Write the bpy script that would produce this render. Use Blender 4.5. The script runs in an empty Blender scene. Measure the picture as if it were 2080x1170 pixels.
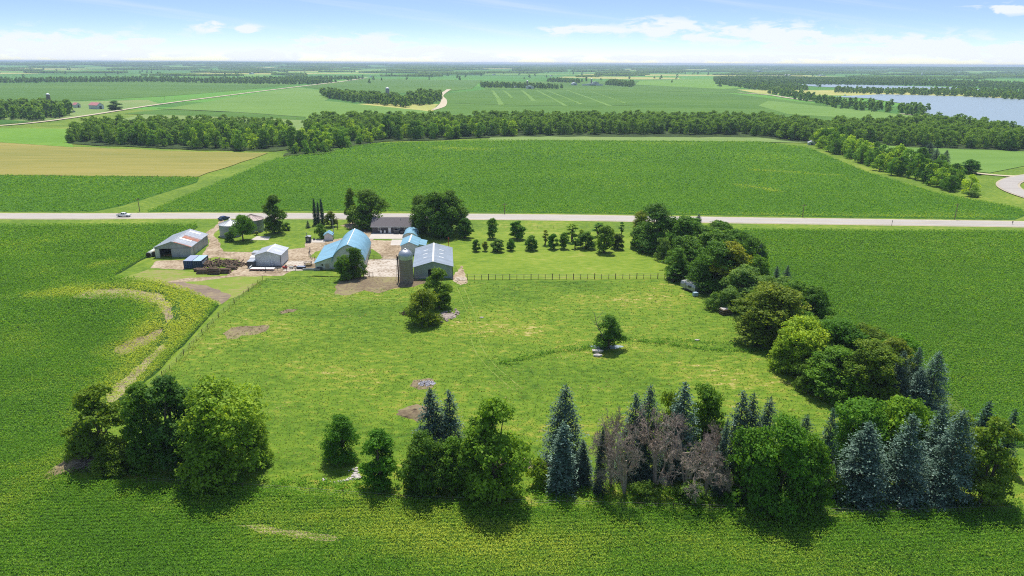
import bpy, bmesh, math, random
import numpy as np
from mathutils import Vector, Matrix
rng = np.random.default_rng(7); random.seed(7)
scene = bpy.context.scene
COL = scene.collection
PI = math.pi; R = math.radians

# ------------------------------------------------------------------ camera
F = 1386.7; PITCH = math.atan((585 - 127.5) / F); ROLL = R(.275); CH = 60.0
cam_d = bpy.data.cameras.new('camera'); cam = bpy.data.objects.new('camera', cam_d); COL.objects.link(cam)
cam_d.sensor_width = 36; cam_d.lens = 24; cam_d.clip_start = 1; cam_d.clip_end = 60000
cam.matrix_world = Matrix.Translation((0, 0, CH)) @ Matrix.Rotation(PI / 2 - PITCH, 4, 'X') @ Matrix.Rotation(ROLL, 4, 'Z')
scene.camera = cam

def ray(px, py):
    x = (px - 1040) / F; y = -(py - 585) / F
    c, s = math.cos(ROLL), math.sin(ROLL); x, y = c * x - s * y, s * x + c * y
    return (x, y * math.sin(PITCH) + math.cos(PITCH), y * math.cos(PITCH) - math.sin(PITCH))
def G(px, py, z=0.0):
    d = ray(px, py); t = (z - CH) / d[2]
    return (d[0] * t, d[1] * t)
def HT(px, pb, pt):
    x, y = G(px, pb); d = ray(px, pt); return CH + d[2] * y / d[1]
def WD(px, pb, w):
    a, b = G(px - w / 2, pb), G(px + w / 2, pb); return math.dist(a, b)

# ------------------------------------------------------------------ sun, sky, exposure
SUN_EL = 65.0; SUN_AZ = -2.0       # degrees, azimuth measured from +Y towards +X
S = Vector((math.sin(R(SUN_AZ)) * math.cos(R(SUN_EL)), math.cos(R(SUN_AZ)) * math.cos(R(SUN_EL)), math.sin(R(SUN_EL))))
sd = bpy.data.lights.new('sun', 'SUN'); sd.energy = 4.4; sd.angle = R(.53); sd.color = (1, .95, .87)
so = bpy.data.objects.new('sun', sd); COL.objects.link(so); so.location = (0, 0, 300)
so.rotation_euler = (-S).to_track_quat('-Z', 'Y').to_euler()
scene.view_settings.view_transform = 'Standard'; scene.view_settings.look = 'None'
scene.view_settings.exposure = 0.36; scene.view_settings.gamma = 1
cy = scene.cycles
cy.max_bounces = 5; cy.diffuse_bounces = 3; cy.glossy_bounces = 2; cy.transmission_bounces = 3; cy.volume_bounces = 0
cy.transparent_max_bounces = 6; cy.sample_clamp_indirect = 1.5; cy.pixel_filter_type = 'BLACKMAN_HARRIS'; cy.filter_width = 1.1; cy.caustics_reflective = False; cy.caustics_refractive = False
cy.use_denoising = False; cy.denoiser = 'OPENIMAGEDENOISE'; cy.denoising_input_passes = 'RGB_ALBEDO_NORMAL'

class NT:
    """small helper to write node trees"""
    def __init__(s, tree): s.t = tree; s.t.nodes.clear()
    def n(s, typ, **kw):
        nd = s.t.nodes.new(typ)
        for k, v in kw.items():
            if k == 'ins':
                for a, b in v.items():
                    if isinstance(b, bpy.types.NodeSocket): s.t.links.new(b, nd.inputs[a])
                    else: nd.inputs[a].default_value = b
            else: setattr(nd, k, v)
        return nd
    def l(s, a, b): s.t.links.new(a, b)
    def m(s, op, a, b=None, c=None, clamp=False):
        nd = s.t.nodes.new('ShaderNodeMath'); nd.operation = op; nd.use_clamp = clamp
        for i, v in enumerate((a, b, c)):
            if v is None: continue
            if isinstance(v, bpy.types.NodeSocket): s.t.links.new(v, nd.inputs[i])
            else: nd.inputs[i].default_value = v
        return nd.outputs[0]
    def ss(s, v, a, b, lo=0., hi=1.):
        nd = s.n('ShaderNodeMapRange', interpolation_type='SMOOTHSTEP')
        s.l(v, nd.inputs[0])
        for i, x in enumerate((a, b, lo, hi)): nd.inputs[i + 1].default_value = x
        return nd.outputs[0]
    def mix(s, fac, a, b, mode='MIX'):
        nd = s.n('ShaderNodeMix', data_type='RGBA', blend_type=mode)
        for i, v in ((0, fac), (6, a), (7, b)):
            if isinstance(v, bpy.types.NodeSocket): s.l(v, nd.inputs[i])
            else: nd.inputs[i].default_value = v if i == 0 else (*v, 1)[:4]
        return nd.outputs[2]

world = bpy.data.worlds.new('World'); scene.world = world; world.use_nodes = True
w = NT(world.node_tree)
tc = w.n('ShaderNodeTexCoord'); sx = w.n('ShaderNodeSeparateXYZ'); w.l(tc.outputs['Generated'], sx.inputs[0])
zc = w.m('MAXIMUM', sx.outputs[2], 0.0)
zz = w.m('ADD', w.m('MULTIPLY', zc, 3.4), 0.012)
cx = w.n('ShaderNodeCombineXYZ'); w.l(sx.outputs[0], cx.inputs[0]); w.l(sx.outputs[1], cx.inputs[1]); w.l(zz, cx.inputs[2])
nv = w.n('ShaderNodeVectorMath', operation='NORMALIZE'); w.l(cx.outputs[0], nv.inputs[0])
sky = w.n('ShaderNodeTexSky', sky_type='NISHITA', sun_disc=False)
sky.sun_elevation = R(SUN_EL); sky.sun_rotation = R(SUN_AZ); sky.air_density = 1.0; sky.dust_density = 0.35; sky.ozone_density = 2.0
w.l(nv.outputs[0], sky.inputs[0])
yy = w.m('MAXIMUM', sx.outputs[1], 0.02)
u = w.m('DIVIDE', sx.outputs[0], yy); v = w.m('DIVIDE', sx.outputs[2], yy)
cv = w.n('ShaderNodeCombineXYZ', ins={0: w.m('MULTIPLY', u, 24.), 1: w.m('MULTIPLY', v, 95.)})
n1 = w.n('ShaderNodeTexNoise', ins={'Vector': cv.outputs[0], 'Scale': 1.0, 'Detail': 10., 'Roughness': .6, 'Distortion': .35})
nz = n1.outputs[0]
clouds = [(110, 92, 170, 22), (30, 96, 90, 20), (540, 112, 90, 11), (432, 55, 34, 9), (500, 60, 22, 7), (300, 84, 60, 7), (720, 92, 110, 18), (860, 105, 110, 11),
          (1010, 122, 60, 8), (1160, 118, 36, 7), (1350, 58, 70, 16), (1420, 74, 60, 10), (1560, 70, 110, 18), (1660, 92, 110, 15), (1850, 92, 140, 18), (2020, 105, 160, 18),
          (2045, 18, 50, 8), (1290, 118, 50, 6), (1400, 122, 70, 6), (1190, 62, 80, 8), (2300, 90, 160, 20), (-200, 90, 170, 22), (210, 108, 160, 12), (620, 82, 20, 5), (1530, 118, 200, 7), (950, 112, 60, 8)]
acc = None
for (px, py, rx, ry) in clouds:
    d = ray(px, py); cu, cvv = d[0] / d[1], d[2] / d[1]
    ru, rv = rx * 1.25 / F, ry * 1.2 / F
    a = w.m('DIVIDE', w.m('SUBTRACT', u, cu), ru); b = w.m('DIVIDE', w.m('SUBTRACT', v, cvv), rv)
    r2 = w.m('ADD', w.m('MULTIPLY', a, a), w.m('MULTIPLY', b, b))
    g = w.m('POWER', 2.718, w.m('MULTIPLY', r2, -0.9))
    acc = g if acc is None else w.m('MAXIMUM', acc, g)
cum = w.ss(w.m('ADD', w.m('MULTIPLY', acc, .29), nz), .57, .74)
cum = w.m('MULTIPLY', cum, w.m('MINIMUM', w.m('MULTIPLY', acc, 1.6), 1.0))
# high thin streaks
rot = w.n('ShaderNodeCombineXYZ', ins={0: w.m('ADD', w.m('MULTIPLY', u, 2.0), w.m('MULTIPLY', v, 5.)), 1: w.m('ADD', w.m('MULTIPLY', v, 42.), w.m('MULTIPLY', u, 5.))})
n2 = w.n('ShaderNodeTexNoise', ins={'Vector': rot.outputs[0], 'Scale': .9, 'Detail': 6., 'Roughness': .55})
cir = w.m('MULTIPLY', w.ss(n2.outputs[0], .48, .78), .5)
fac = w.m('MINIMUM', w.m('ADD', w.m('MULTIPLY', cum, .92), cir), .92)
veil = w.ss(v, .0, .06, .20, 0.03)
fac = w.m('SUBTRACT', 1.0, w.m('MULTIPLY', w.m('SUBTRACT', 1.0, fac), w.m('SUBTRACT', 1.0, veil)))
hz = w.mix(fac, sky.outputs[0], (6.0, 6.35, 6.95))
bg = w.n('ShaderNodeBackground', ins={'Strength': .12}); w.l(hz, bg.inputs[0])
wo = w.n('ShaderNodeOutputWorld'); w.l(bg.outputs[0], wo.inputs[0])

# ------------------------------------------------------------------ materials
def newmat(name):
    m = bpy.data.materials.new(name); m.use_nodes = True; return m, NT(m.node_tree)
def finish(t, col, rough=.8, spec=.3, bump=None, bstr=.3, metal=0, bdist=.1):
    p = t.n('ShaderNodeBsdfPrincipled', ins={'Roughness': rough, 'Specular IOR Level': spec, 'Metallic': metal})
    if isinstance(col, bpy.types.NodeSocket): t.l(col, p.inputs[0])
    else: p.inputs[0].default_value = (*col, 1)
    if bump is not None:
        b = t.n('ShaderNodeBump', ins={'Strength': bstr, 'Distance': bdist, 'Height': bump}); t.l(b.outputs[0], p.inputs['Normal'])
    o = t.n('ShaderNodeOutputMaterial'); t.l(p.outputs[0], o.inputs[0]); return p
def noise(t, scale, detail=4, rough=.55, vec=None, dist=0.):
    nd = t.n('ShaderNodeTexNoise', ins={'Scale': scale, 'Detail': float(detail), 'Roughness': rough, 'Distortion': dist})
    if vec is None: vec = t.n('ShaderNodeNewGeometry').outputs['Position']
    t.l(vec, nd.inputs['Vector']); return nd.outputs[0]
def ground_mat(name, stops, s1, s2, rough=.95, stretch=None, bump=.4, s3=None, bdist=.15, w2=.35):
    """colour ramp over two noise scales in world metres"""
    m, t = newmat(name)
    pos = t.n('ShaderNodeNewGeometry').outputs['Position']
    if stretch:
        mp = t.n('ShaderNodeMapping', ins={'Rotation': (0, 0, R(stretch[0])), 'Scale': (stretch[1], 1, 1)}); t.l(pos, mp.inputs[0]); pos = mp.outputs[0]
    a = noise(t, s1, 5, .6, pos); b = noise(t, s2, 4, .6, pos)
    f = t.m('ADD', t.m('MULTIPLY', t.m('SUBTRACT', a, .5), 1.1), t.m('ADD', t.m('MULTIPLY', t.m('SUBTRACT', b, .5), w2 * 3), .5))
    cr = t.n('ShaderNodeValToRGB'); t.l(f, cr.inputs[0])
    e = cr.color_ramp.elements
    e[0].position = stops[0][0]; e[0].color = (*stops[0][1], 1); e[1].position = stops[-1][0]; e[1].color = (*stops[-1][1], 1)
    for p_, c_ in stops[1:-1]:
        x = e.new(p_); x.color = (*c_, 1)
    finish(t, cr.outputs[0], rough, .15, b, bump, bdist=bdist); return m
def plain(name, col, rough=.6, spec=.4, var=.15, scale=1.5, metal=0, bump=0):
    m, t = newmat(name)
    tc_ = t.n('ShaderNodeTexCoord'); a = noise(t, scale, 5, .65, tc_.outputs['Object'])
    f = t.ss(a, .3, .7, 1 - var, 1 + var)
    g = t.n('ShaderNodeCombineXYZ', ins={0: f, 1: f, 2: f})
    c = t.mix(1.0, (*col, 1), g.outputs[0], 'MULTIPLY')
    finish(t, c, rough, spec, a if bump else None, bump, metal); return m
def metal_sheet(name, col, axis='x', rough=.42, dirt=None, metal=.25, pitch=.75, var=.1):
    """painted ribbed steel: ribs every `pitch` metres along the axis given (object space)"""
    m, t = newmat(name)
    tc_ = t.n('ShaderNodeTexCoord'); s = t.n('ShaderNodeSeparateXYZ'); t.l(tc_.outputs['Object'], s.inputs[0])
    q = {'x': s.outputs[0], 'y': s.outputs[1]}.get(axis)
    if axis == 'xy': q = t.m('ADD', s.outputs[0], s.outputs[1])
    fr = t.m('FRACT', t.m('DIVIDE', q, pitch))
    rib = t.m('SUBTRACT', 1.0, t.ss(t.m('ABSOLUTE', t.m('SUBTRACT', fr, .5)), .0, .12))
    a = noise(t, .35, 5, .6, tc_.outputs['Object'])
    pan = t.n('ShaderNodeTexWhiteNoise', noise_dimensions='1D'); t.l(t.m('FLOOR', t.m('DIVIDE', q, pitch * 1.3)), pan.inputs['W'])
    f = t.m('MULTIPLY', t.ss(a, .3, .7, 1 - var, 1 + var), t.m('ADD', .93, t.m('MULTIPLY', pan.outputs[0], .14)))
    g = t.n('ShaderNodeCombineXYZ', ins={0: f, 1: f, 2: f})
    c = t.mix(1.0, (*col, 1), g.outputs[0], 'MULTIPLY')
    if dirt: c = t.mix(t.m('MULTIPLY', t.ss(noise(t, .8, 6, .7, tc_.outputs['Object']), .5, .72), dirt[1]), c, dirt[0])
    finish(t, c, rough, .4, rib, .5, metal, bdist=.04); return m
def leaf_mat(name, dark, mid, light, trans=.3, rough=.55):
    """foliage: per-leaf attribute picks the tone, object colour multiplies it"""
    m, t = newmat(name)
    at = t.n('ShaderNodeAttribute', attribute_name='tint'); oi = t.n('ShaderNodeObjectInfo')
    cr = t.n('ShaderNodeValToRGB'); t.l(at.outputs['Fac'], cr.inputs[0]); e = cr.color_ramp.elements
    e[0].color = (*dark, 1); e[1].color = (*light, 1); x = e.new(.5); x.color = (*mid, 1)
    c = t.mix(1.0, cr.outputs[0], oi.outputs['Color'], 'MULTIPLY')
    p = t.n('ShaderNodeBsdfPrincipled', ins={'Base Color': c, 'Roughness': rough, 'Specular IOR Level': .12})
    tr = t.n('ShaderNodeBsdfTranslucent', ins={'Color': t.mix(1.0, c, (1.5, 1.35, .6), 'MULTIPLY')})
    mx = t.n('ShaderNodeMixShader', ins={0: trans}); t.l(p.outputs[0], mx.inputs[1]); t.l(tr.outputs[0], mx.inputs[2])
    o = t.n('ShaderNodeOutputMaterial'); t.l(mx.outputs[0], o.inputs[0]); return m

M = {}
M['leaf'] = leaf_mat('leaves', (.05, .115, .018), (.145, .265, .035), (.34, .47, .08), .42)
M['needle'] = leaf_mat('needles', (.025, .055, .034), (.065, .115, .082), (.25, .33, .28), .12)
M['bark'] = plain('bark', (.12, .095, .07), .95, .1, .4, 3, bump=.4)
M['deadwood'] = plain('dead_wood', (.36, .29, .235), .9, .15, .3, 3)
M['crop'] = leaf_mat('crop_leaves', (.08, .215, .015), (.175, .37, .025), (.53, .60, .075), .42)
M['grassblade'] = leaf_mat('grass_blades', (.06, .135, .012), (.175, .26, .02), (.52, .45, .15), .34)

# ------------------------------------------------------------------ mesh helpers
def tag(o, label=None, cat=None, group=None, kind=None):
    if label: o['label'] = label
    if cat: o['category'] = cat
    if group: o['group'] = group
    if kind: o['kind'] = kind
    return o
def link(name, me, parent=None):
    o = bpy.data.objects.new(name, me); COL.objects.link(o)
    if parent is not None: o.parent = parent
    return o
def empty(name, x, y, rot=0, z=0, **k):
    o = bpy.data.objects.new(name, None); COL.objects.link(o); o.location = (x, y, z); o.rotation_euler = (0, 0, rot)
    o.empty_display_size = .5; tag(o, **k); return o
def np_mesh(name, V, Q, mats, tint=None, mi=None, smooth=False):
    """V (n,3) verts, Q (m,k) faces of equal size"""
    me = bpy.data.meshes.new(name); V = np.asarray(V, np.float32); Q = np.asarray(Q, np.int32); k = Q.shape[1]
    me.vertices.add(len(V)); me.vertices.foreach_set('co', V.ravel())
    me.loops.add(Q.size); me.loops.foreach_set('vertex_index', Q.ravel())
    me.polygons.add(len(Q)); me.polygons.foreach_set('loop_start', np.arange(len(Q), dtype=np.int32) * k)
    if mi is not None: me.polygons.foreach_set('material_index', np.asarray(mi, np.int32))
    if smooth: me.polygons.foreach_set('use_smooth', np.ones(len(Q), bool))
    for m in mats: me.materials.append(m)
    if tint is not None:
        a = me.attributes.new('tint', 'FLOAT', 'FACE'); a.data.foreach_set('value', np.asarray(tint, np.float32))
    me.update(calc_edges=True); return me

class MB:
    """collects boxes, tubes and lathes into ONE mesh object"""
    def __init__(s): s.v = []; s.f = []
    def add(s, vs, fs):
        b = len(s.v); s.v += [tuple(map(float, q)) for q in vs]; s.f += [tuple(b + i for i in q) for q in fs]; return s
    def box(s, c, d, rot=0, tilt=0):
        x, y, z = d[0] / 2, d[1] / 2, d[2] / 2
        mtx = Matrix.Rotation(rot, 3, 'Z') @ Matrix.Rotation(tilt, 3, 'Y')
        vs = [Vector(c) + mtx @ Vector((i * x, j * y, k * z)) for i in (-1, 1) for j in (-1, 1) for k in (-1, 1)]
        return s.add(vs, [(0, 1, 3, 2), (4, 6, 7, 5), (0, 4, 5, 1), (2, 3, 7, 6), (0, 2, 6, 4), (1, 5, 7, 3)])
    def tube(s, pts, rad, n=8, cap=True):
        pts = [Vector(p) for p in pts]; rings = []
        for i, p in enumerate(pts):
            d = (pts[min(i + 1, len(pts) - 1)] - pts[max(i - 1, 0)]).normalized()
            a = d.orthogonal().normalized(); b = d.cross(a)
            r = rad[i] if hasattr(rad, '__len__') else rad
            rings.append([p + (a * math.cos(t) + b * math.sin(t)) * r for t in [2 * PI * k / n for k in range(n)]])
        vs = [q for g in rings for q in g]; fs = []
        for i in range(len(pts) - 1):
            for k in range(n): fs.append((i * n + k, i * n + (k + 1) % n, (i + 1) * n + (k + 1) % n, (i + 1) * n + k))
        if cap: fs += [tuple(range(n))[::-1], tuple(range((len(pts) - 1) * n, len(pts) * n))]
        return s.add(vs, fs)
    def lathe(s, prof, n=32, c=(0, 0)):
        vs = [(c[0] + r * math.cos(2 * PI * k / n), c[1] + r * math.sin(2 * PI * k / n), z) for r, z in prof for k in range(n)]
        fs = [(i * n + k, i * n + (k + 1) % n, (i + 1) * n + (k + 1) % n, (i + 1) * n + k) for i in range(len(prof) - 1) for k in range(n)]
        if prof[-1][0] > .01: fs.append(tuple(range((len(prof) - 1) * n, len(prof) * n)))
        return s.add(vs, fs)
    def prism(s, poly, y0, y1):
        """polygon in xz extruded along y"""
        n = len(poly); vs = [(x, y0, z) for x, z in poly] + [(x, y1, z) for x, z in poly]
        return s.add(vs, [tuple(range(n)), tuple(range(2 * n - 1, n - 1, -1))] + [(i, i + n, (i + 1) % n + n, (i + 1) % n) for i in range(n)])
    def build(s, name, mat, parent=None, smooth=False, loc=None, rot=None):
        me = bpy.data.meshes.new(name); me.from_pydata(s.v, [], s.f)
        bm = bmesh.new(); bm.from_mesh(me); bmesh.ops.recalc_face_normals(bm, faces=bm.faces); bm.to_mesh(me); bm.free()
        me.materials.append(M[mat] if isinstance(mat, str) else mat)
        if smooth: me.polygons.foreach_set('use_smooth', [True] * len(me.polygons))
        o = link(name, me, parent)
        if loc is not None: o.location = loc
        if rot is not None: o.rotation_euler = (0, 0, rot)
        return o

def pip(X, Y, poly):
    """vectorised point in polygon"""
    inside = np.zeros(X.shape, bool); n = len(poly)
    for i in range(n):
        x0, y0 = poly[i]; x1, y1 = poly[(i + 1) % n]
        if y0 == y1: continue
        c = (y0 > Y) != (y1 > Y)
        inside ^= c & (X < (x1 - x0) * (Y - y0) / (y1 - y0) + x0)
    return inside
def wpoly(pts): return [G(*p) for p in pts]
def refine(poly, step, wob, closed=True, seed=0):
    rr = random.Random(seed); out = []
    n = len(poly)
    for i in range(n if closed else n - 1):
        a, b = poly[i], poly[(i + 1) % n]; d = math.dist(a, b); k = max(1, min(60, int(d / step)))
        for j in range(k):
            t = j / k; jx = rr.uniform(-wob, wob) if j else 0; jy = rr.uniform(-wob, wob) if j else 0
            out.append((a[0] + (b[0] - a[0]) * t + jx, a[1] + (b[1] - a[1]) * t + jy))
    if not closed: out.append(poly[-1])
    return out
def sheet(name, poly, z, mat, wob=.5, step=6, **k):
    pts = refine(poly, step, wob, seed=len(name)) if wob else poly
    bm = bmesh.new(); vs = [bm.verts.new((x, y, z)) for x, y in pts]
    f = bm.faces.new(vs); f.normal_update()
    if f.normal.z < 0: f.normal_flip()
    bmesh.ops.triangulate(bm, faces=[f]); me = bpy.data.meshes.new(name); bm.to_mesh(me); bm.free()
    me.materials.append(M[mat] if isinstance(mat, str) else mat)
    o = link(name, me); tag(o, kind='structure', **k); return o
def smooth_line(pts, n=8):
    out = []
    P = [pts[0]] + list(pts) + [pts[-1]]
    for i in range(1, len(P) - 2):
        p0, p1, p2, p3 = [np.array(q) for q in P[i - 1:i + 3]]
        for j in range(n):
            t = j / n; out.append(tuple(.5 * (2 * p1 + (p2 - p0) * t + (2 * p0 - 5 * p1 + 4 * p2 - p3) * t * t + (3 * p1 - p0 - 3 * p2 + p3) * t ** 3)))
    out.append(tuple(pts[-1])); return out
def ribbon(name, line, width, z, mat, sm=8, wob=0, crown=None, **k):
    L = smooth_line(line, sm) if sm else line
    vs = []; rr = random.Random(5)
    ws = width if hasattr(width, '__len__') else [width] * len(line)
    for i, p in enumerate(L):
        a = np.array(L[max(i - 1, 0)]); b = np.array(L[min(i + 1, len(L) - 1)]); d = b - a; d = d / (np.linalg.norm(d) + 1e-9); nrm = np.array((-d[1], d[0]))
        wq = np.interp(i / (len(L) - 1) * (len(line) - 1), range(len(line)), ws) / 2
        for s_ in (-1, 1):
            q = np.array(p) + nrm * s_ * (wq + rr.uniform(-wob, wob)); vs.append((q[0], q[1], z))
    fs = [(2 * i, 2 * i + 1, 2 * i + 3, 2 * i + 2) for i in range(len(L) - 1)]
    me = bpy.data.meshes.new(name); me.from_pydata(vs, [], fs); me.materials.append(M[mat] if isinstance(mat, str) else mat)
    bm = bmesh.new(); bm.from_mesh(me)
    for f in bm.faces:
        f.normal_update()
        if f.normal.z < 0: f.normal_flip()
    bm.to_mesh(me); bm.free()
    o = link(name, me); tag(o, kind=k.pop('kind', 'structure'), **k); return o

# ------------------------------------------------------------------ terrain
def fbm(X, Y, s, seed=0):
    """cheap smooth value field built of sines"""
    r = np.random.default_rng(seed); out = np.zeros_like(X, dtype=float)
    for k in range(9):
        a = r.uniform(0, 2 * PI); f = (1 / s) * r.uniform(.5, 2.2); ph = r.uniform(0, 2 * PI)
        out += np.sin((X * math.cos(a) + Y * math.sin(a)) * f * 2 * PI + ph)
    return out / 9
def terrain(X, Y):
    d = np.hypot(X, Y); amp = np.clip((d - 3500) / 6000, 0, 1)
    return amp * (14 + 22 * fbm(X, Y, 5200, 3) + np.clip((-X - 500) / 4000, 0, 1) * 16 * np.clip((d - 6000) / 3000, 0, 1))
radii = [0, 60, 150, 300, 600, 1000, 1600, 2400, 3200, 3800, 4400, 5000, 5700, 6500, 7400, 8400, 9500, 11000, 13000, 15500, 18500, 22000]
NA = 144
gv = [(0, 0, 0)]; gf = []
for r_ in radii[1:]:
    for k in range(NA):
        a = 2 * PI * k / NA; x, y = r_ * math.cos(a), r_ * math.sin(a); gv.append((x, y, float(terrain(np.array([x]), np.array([y]))[0])))
for k in range(NA): gf.append((0, 1 + k, 1 + (k + 1) % NA))
for i in range(len(radii) - 2):
    b = 1 + i * NA
    for k in range(NA): gf.append((b + k, b + NA + k, b + NA + (k + 1) % NA, b + (k + 1) % NA))
m, t = newmat('far_land')
pos = t.n('ShaderNodeNewGeometry').outputs['Position']
mp = t.n('ShaderNodeMapping', ins={'Rotation': (0, 0, R(8)), 'Scale': (1 / 620, 1 / 380, 1)}); t.l(pos, mp.inputs[0])
vo = t.n('ShaderNodeTexVoronoi', voronoi_dimensions='2D', distance='CHEBYCHEV', ins={'Scale': 1.0, 'Randomness': .75}); t.l(mp.outputs[0], vo.inputs['Vector'])
sc_ = t.n('ShaderNodeSeparateColor'); t.l(vo.outputs['Color'], sc_.inputs[0])
cr = t.n('ShaderNodeValToRGB'); t.l(sc_.outputs[0], cr.inputs[0]); cr.color_ramp.interpolation = 'CONSTANT'
e = cr.color_ramp.elements; e[0].color = (.05, .15, .025, 1); e[1].position = .9; e[1].color = (.3, .3, .1, 1)
for p_, c_ in ((.25, (.075, .2, .03)), (.5, (.04, .12, .025)), (.7, (.13, .24, .05)), (.8, (.06, .17, .03))):
    x = e.new(p_); x.color = (*c_, 1)
far_c = cr.outputs[0]
nn = noise(t, .012, 5, .6)
far_c = t.mix(t.ss(nn, .35, .65, 0, .4), far_c, (.09, .17, .03))
far_c = t.mix(1.0, far_c, (1.5, 1.4, 1.4, 1), 'MULTIPLY'); finish(t, far_c, 1, .05); M['farland'] = m
me = bpy.data.meshes.new('ground'); me.from_pydata(gv, [], gf); me.materials.append(m)
g_ = link('ground', me); tag(g_, kind='structure'); me.polygons.foreach_set('use_smooth', [True] * len(me.polygons))

M['grass'] = ground_mat('verge_grass', [(.2, (.075, .145, .014)), (.45, (.12, .2, .018)), (.62, (.17, .245, .024)), (.85, (.28, .29, .06))], .03, .5, bump=.5)
M['pasture'] = ground_mat('pasture_grass', [(.15, (.05, .115, .010)), (.36, (.09, .17, .013)), (.55, (.135, .22, .018)), (.72, (.22, .25, .03)), (.90, (.44, .36, .15))], .045, .8, bump=.6, stretch=(4, .55), w2=.42)
M['paddock'] = ground_mat('paddock_grass', [(.15, (.09, .165, .016)), (.4, (.15, .235, .02)), (.6, (.2, .27, .03)), (.9, (.33, .31, .09))], .05, .7, bump=.5, stretch=(2, .5))
M['soygreen'] = ground_mat('bean_field', [(.1, (.03, .10, .01)), (.45, (.045, .13, .012)), (.65, (.065, .16, .014)), (.95, (.11, .21, .02))], .012, .35, bump=.8, stretch=(3, .4), w2=.22)
M['soygreen2'] = ground_mat('bean_field_far', [(.1, (.05, .125, .012)), (.45, (.075, .165, .016)), (.9, (.12, .22, .03))], .004, .05, bump=.2, stretch=(5, .3))
M['lightgreen'] = ground_mat('young_field', [(.1, (.10, .2, .03)), (.5, (.135, .245, .04)), (.9, (.18, .29, .06))], .004, .06, bump=.2, stretch=(-10, .3))
M['brightgreen'] = ground_mat('hay_field', [(.1, (.10, .22, .018)), (.5, (.135, .27, .025)), (.9, (.19, .31, .04))], .01, .1, bump=.2)
M['palefield'] = ground_mat('pale_field', [(.1, (.13, .22, .05)), (.5, (.18, .26, .07)), (.9, (.25, .29, .1))], .006, .08, bump=.2, stretch=(-6, .3))
M['tan'] = ground_mat('ripe_grain_field', [(.1, (.17, .19, .04)), (.4, (.23, .22, .05)), (.6, (.28, .25, .06)), (.9, (.33, .27, .09))], .012, .15, bump=.2, stretch=(-3, .12), w2=.3)
M['road'] = ground_mat('concrete_road', [(.1, (.33, .30, .275)), (.5, (.40, .37, .335)), (.9, (.47, .435, .39))], .04, .6, bump=.1, stretch=(1, .15))
M['gravel'] = ground_mat('gravel', [(.1, (.15, .12, .06)), (.36, (.27, .20, .13)), (.55, (.37, .29, .195)), (.8, (.48, .40, .29))], .16, 1.1, bump=.7, w2=.5)
M['farroad'] = ground_mat('gravel_road', [(.1, (.45, .38, .26)), (.9, (.58, .5, .37))], .05, .4)
M['dirt'] = ground_mat('trampled_dirt', [(.1, (.11, .08, .05)), (.45, (.19, .145, .09)), (.65, (.25, .21, .11)), (.9, (.24, .27, .06))], .1, 1.0, bump=.8)
M['soil'] = ground_mat('bare_soil', [(.1, (.17, .14, .07)), (.4, (.27, .22, .14)), (.55, (.32, .27, .16)), (.72, (.22, .27, .05))], .12, 1.2, bump=.8, stretch=(-25, .4))
M['tilled'] = ground_mat('tilled_soil', [(.1, (.13, .095, .07)), (.5, (.21, .16, .12)), (.75, (.29, .23, .14)), (.95, (.18, .24, .04))], .15, 1.5, bump=1, stretch=(-28, .35))
M['mixed'] = ground_mat('weedy_dirt', [(.1, (.24, .18, .10)), (.35, (.27, .25, .09)), (.55, (.2, .26, .04)), (.9, (.15, .24, .03))], .07, .7, bump=.8, stretch=(0, .6))
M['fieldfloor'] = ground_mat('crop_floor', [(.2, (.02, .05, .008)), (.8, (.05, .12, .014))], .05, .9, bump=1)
M['slab'] = ground_mat('concrete_slab', [(.1, (.44, .40, .35)), (.9, (.55, .51, .46))], .2, 2, bump=.1)
M['lot'] = ground_mat('soiled_concrete', [(.15, (.16, .11, .08)), (.36, (.32, .26, .19)), (.5, (.46, .40, .33)), (.9, (.56, .51, .44))], .25, 1.3, bump=.5, w2=.5)
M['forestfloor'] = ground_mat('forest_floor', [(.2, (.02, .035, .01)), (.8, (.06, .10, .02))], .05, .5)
M['beltfloor'] = ground_mat('belt_weeds', [(.2, (.05, .09, .015)), (.6, (.09, .15, .02)), (.9, (.17, .2, .05))], .08, .8, bump=.8)  # weedy floor of the tree belt, darker green than the verge grass
M['shoulder'] = ground_mat('road_shoulder', [(.2, (.36, .31, .22)), (.8, (.48, .42, .31))], .1, 1)
m, t = newmat('lake_water')
nb = noise(t, .25, 5, .6)
finish(t, (.24, .31, .35), .35, .5, nb, .25); M['water'] = m

def S_(name, px, z, mat, **k): return sheet(name, wpoly(px), z, mat, **k)
# far and middle distance sheets (lower ones first)
near_poly = wpoly([(-900, 215), (2900, 240)]) + [(700, 20), (700, -300), (-700, -300), (-700, 20)]
sheet('meadow', near_poly, .02, 'grass', wob=0)
S_('bean_field_far_left', [(-300, 208), (0, 205), (150, 205), (330, 196), (480, 184), (660, 165), (520, 163), (300, 165), (100, 168), (-300, 172)], .3, 'soygreen2', wob=6, step=120)
S_('rough_grass', [(-300, 262), (0, 252), (150, 240), (330, 212), (300, 203), (190, 206), (0, 210), (-300, 215)], .32, 'palefield', wob=2, step=60)
S_('bean_field_strip', [(-200, 262), (0, 253), (70, 248), (0, 243), (-200, 245)], .36, 'soygreen', wob=0)
S_('young_crop_field', [(330, 222), (500, 194), (600, 178), (700, 188), (660, 205), (760, 215), (860, 225), (930, 236), (700, 262), (620, 250), (620, 238), (480, 228)], .34, 'lightgreen', wob=3, step=80)
S_('young_crop_field', [(610, 176), (740, 160), (980, 163), (960, 180), (880, 190), (700, 188)], .34, 'soygreen2', wob=3, step=120)
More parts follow.
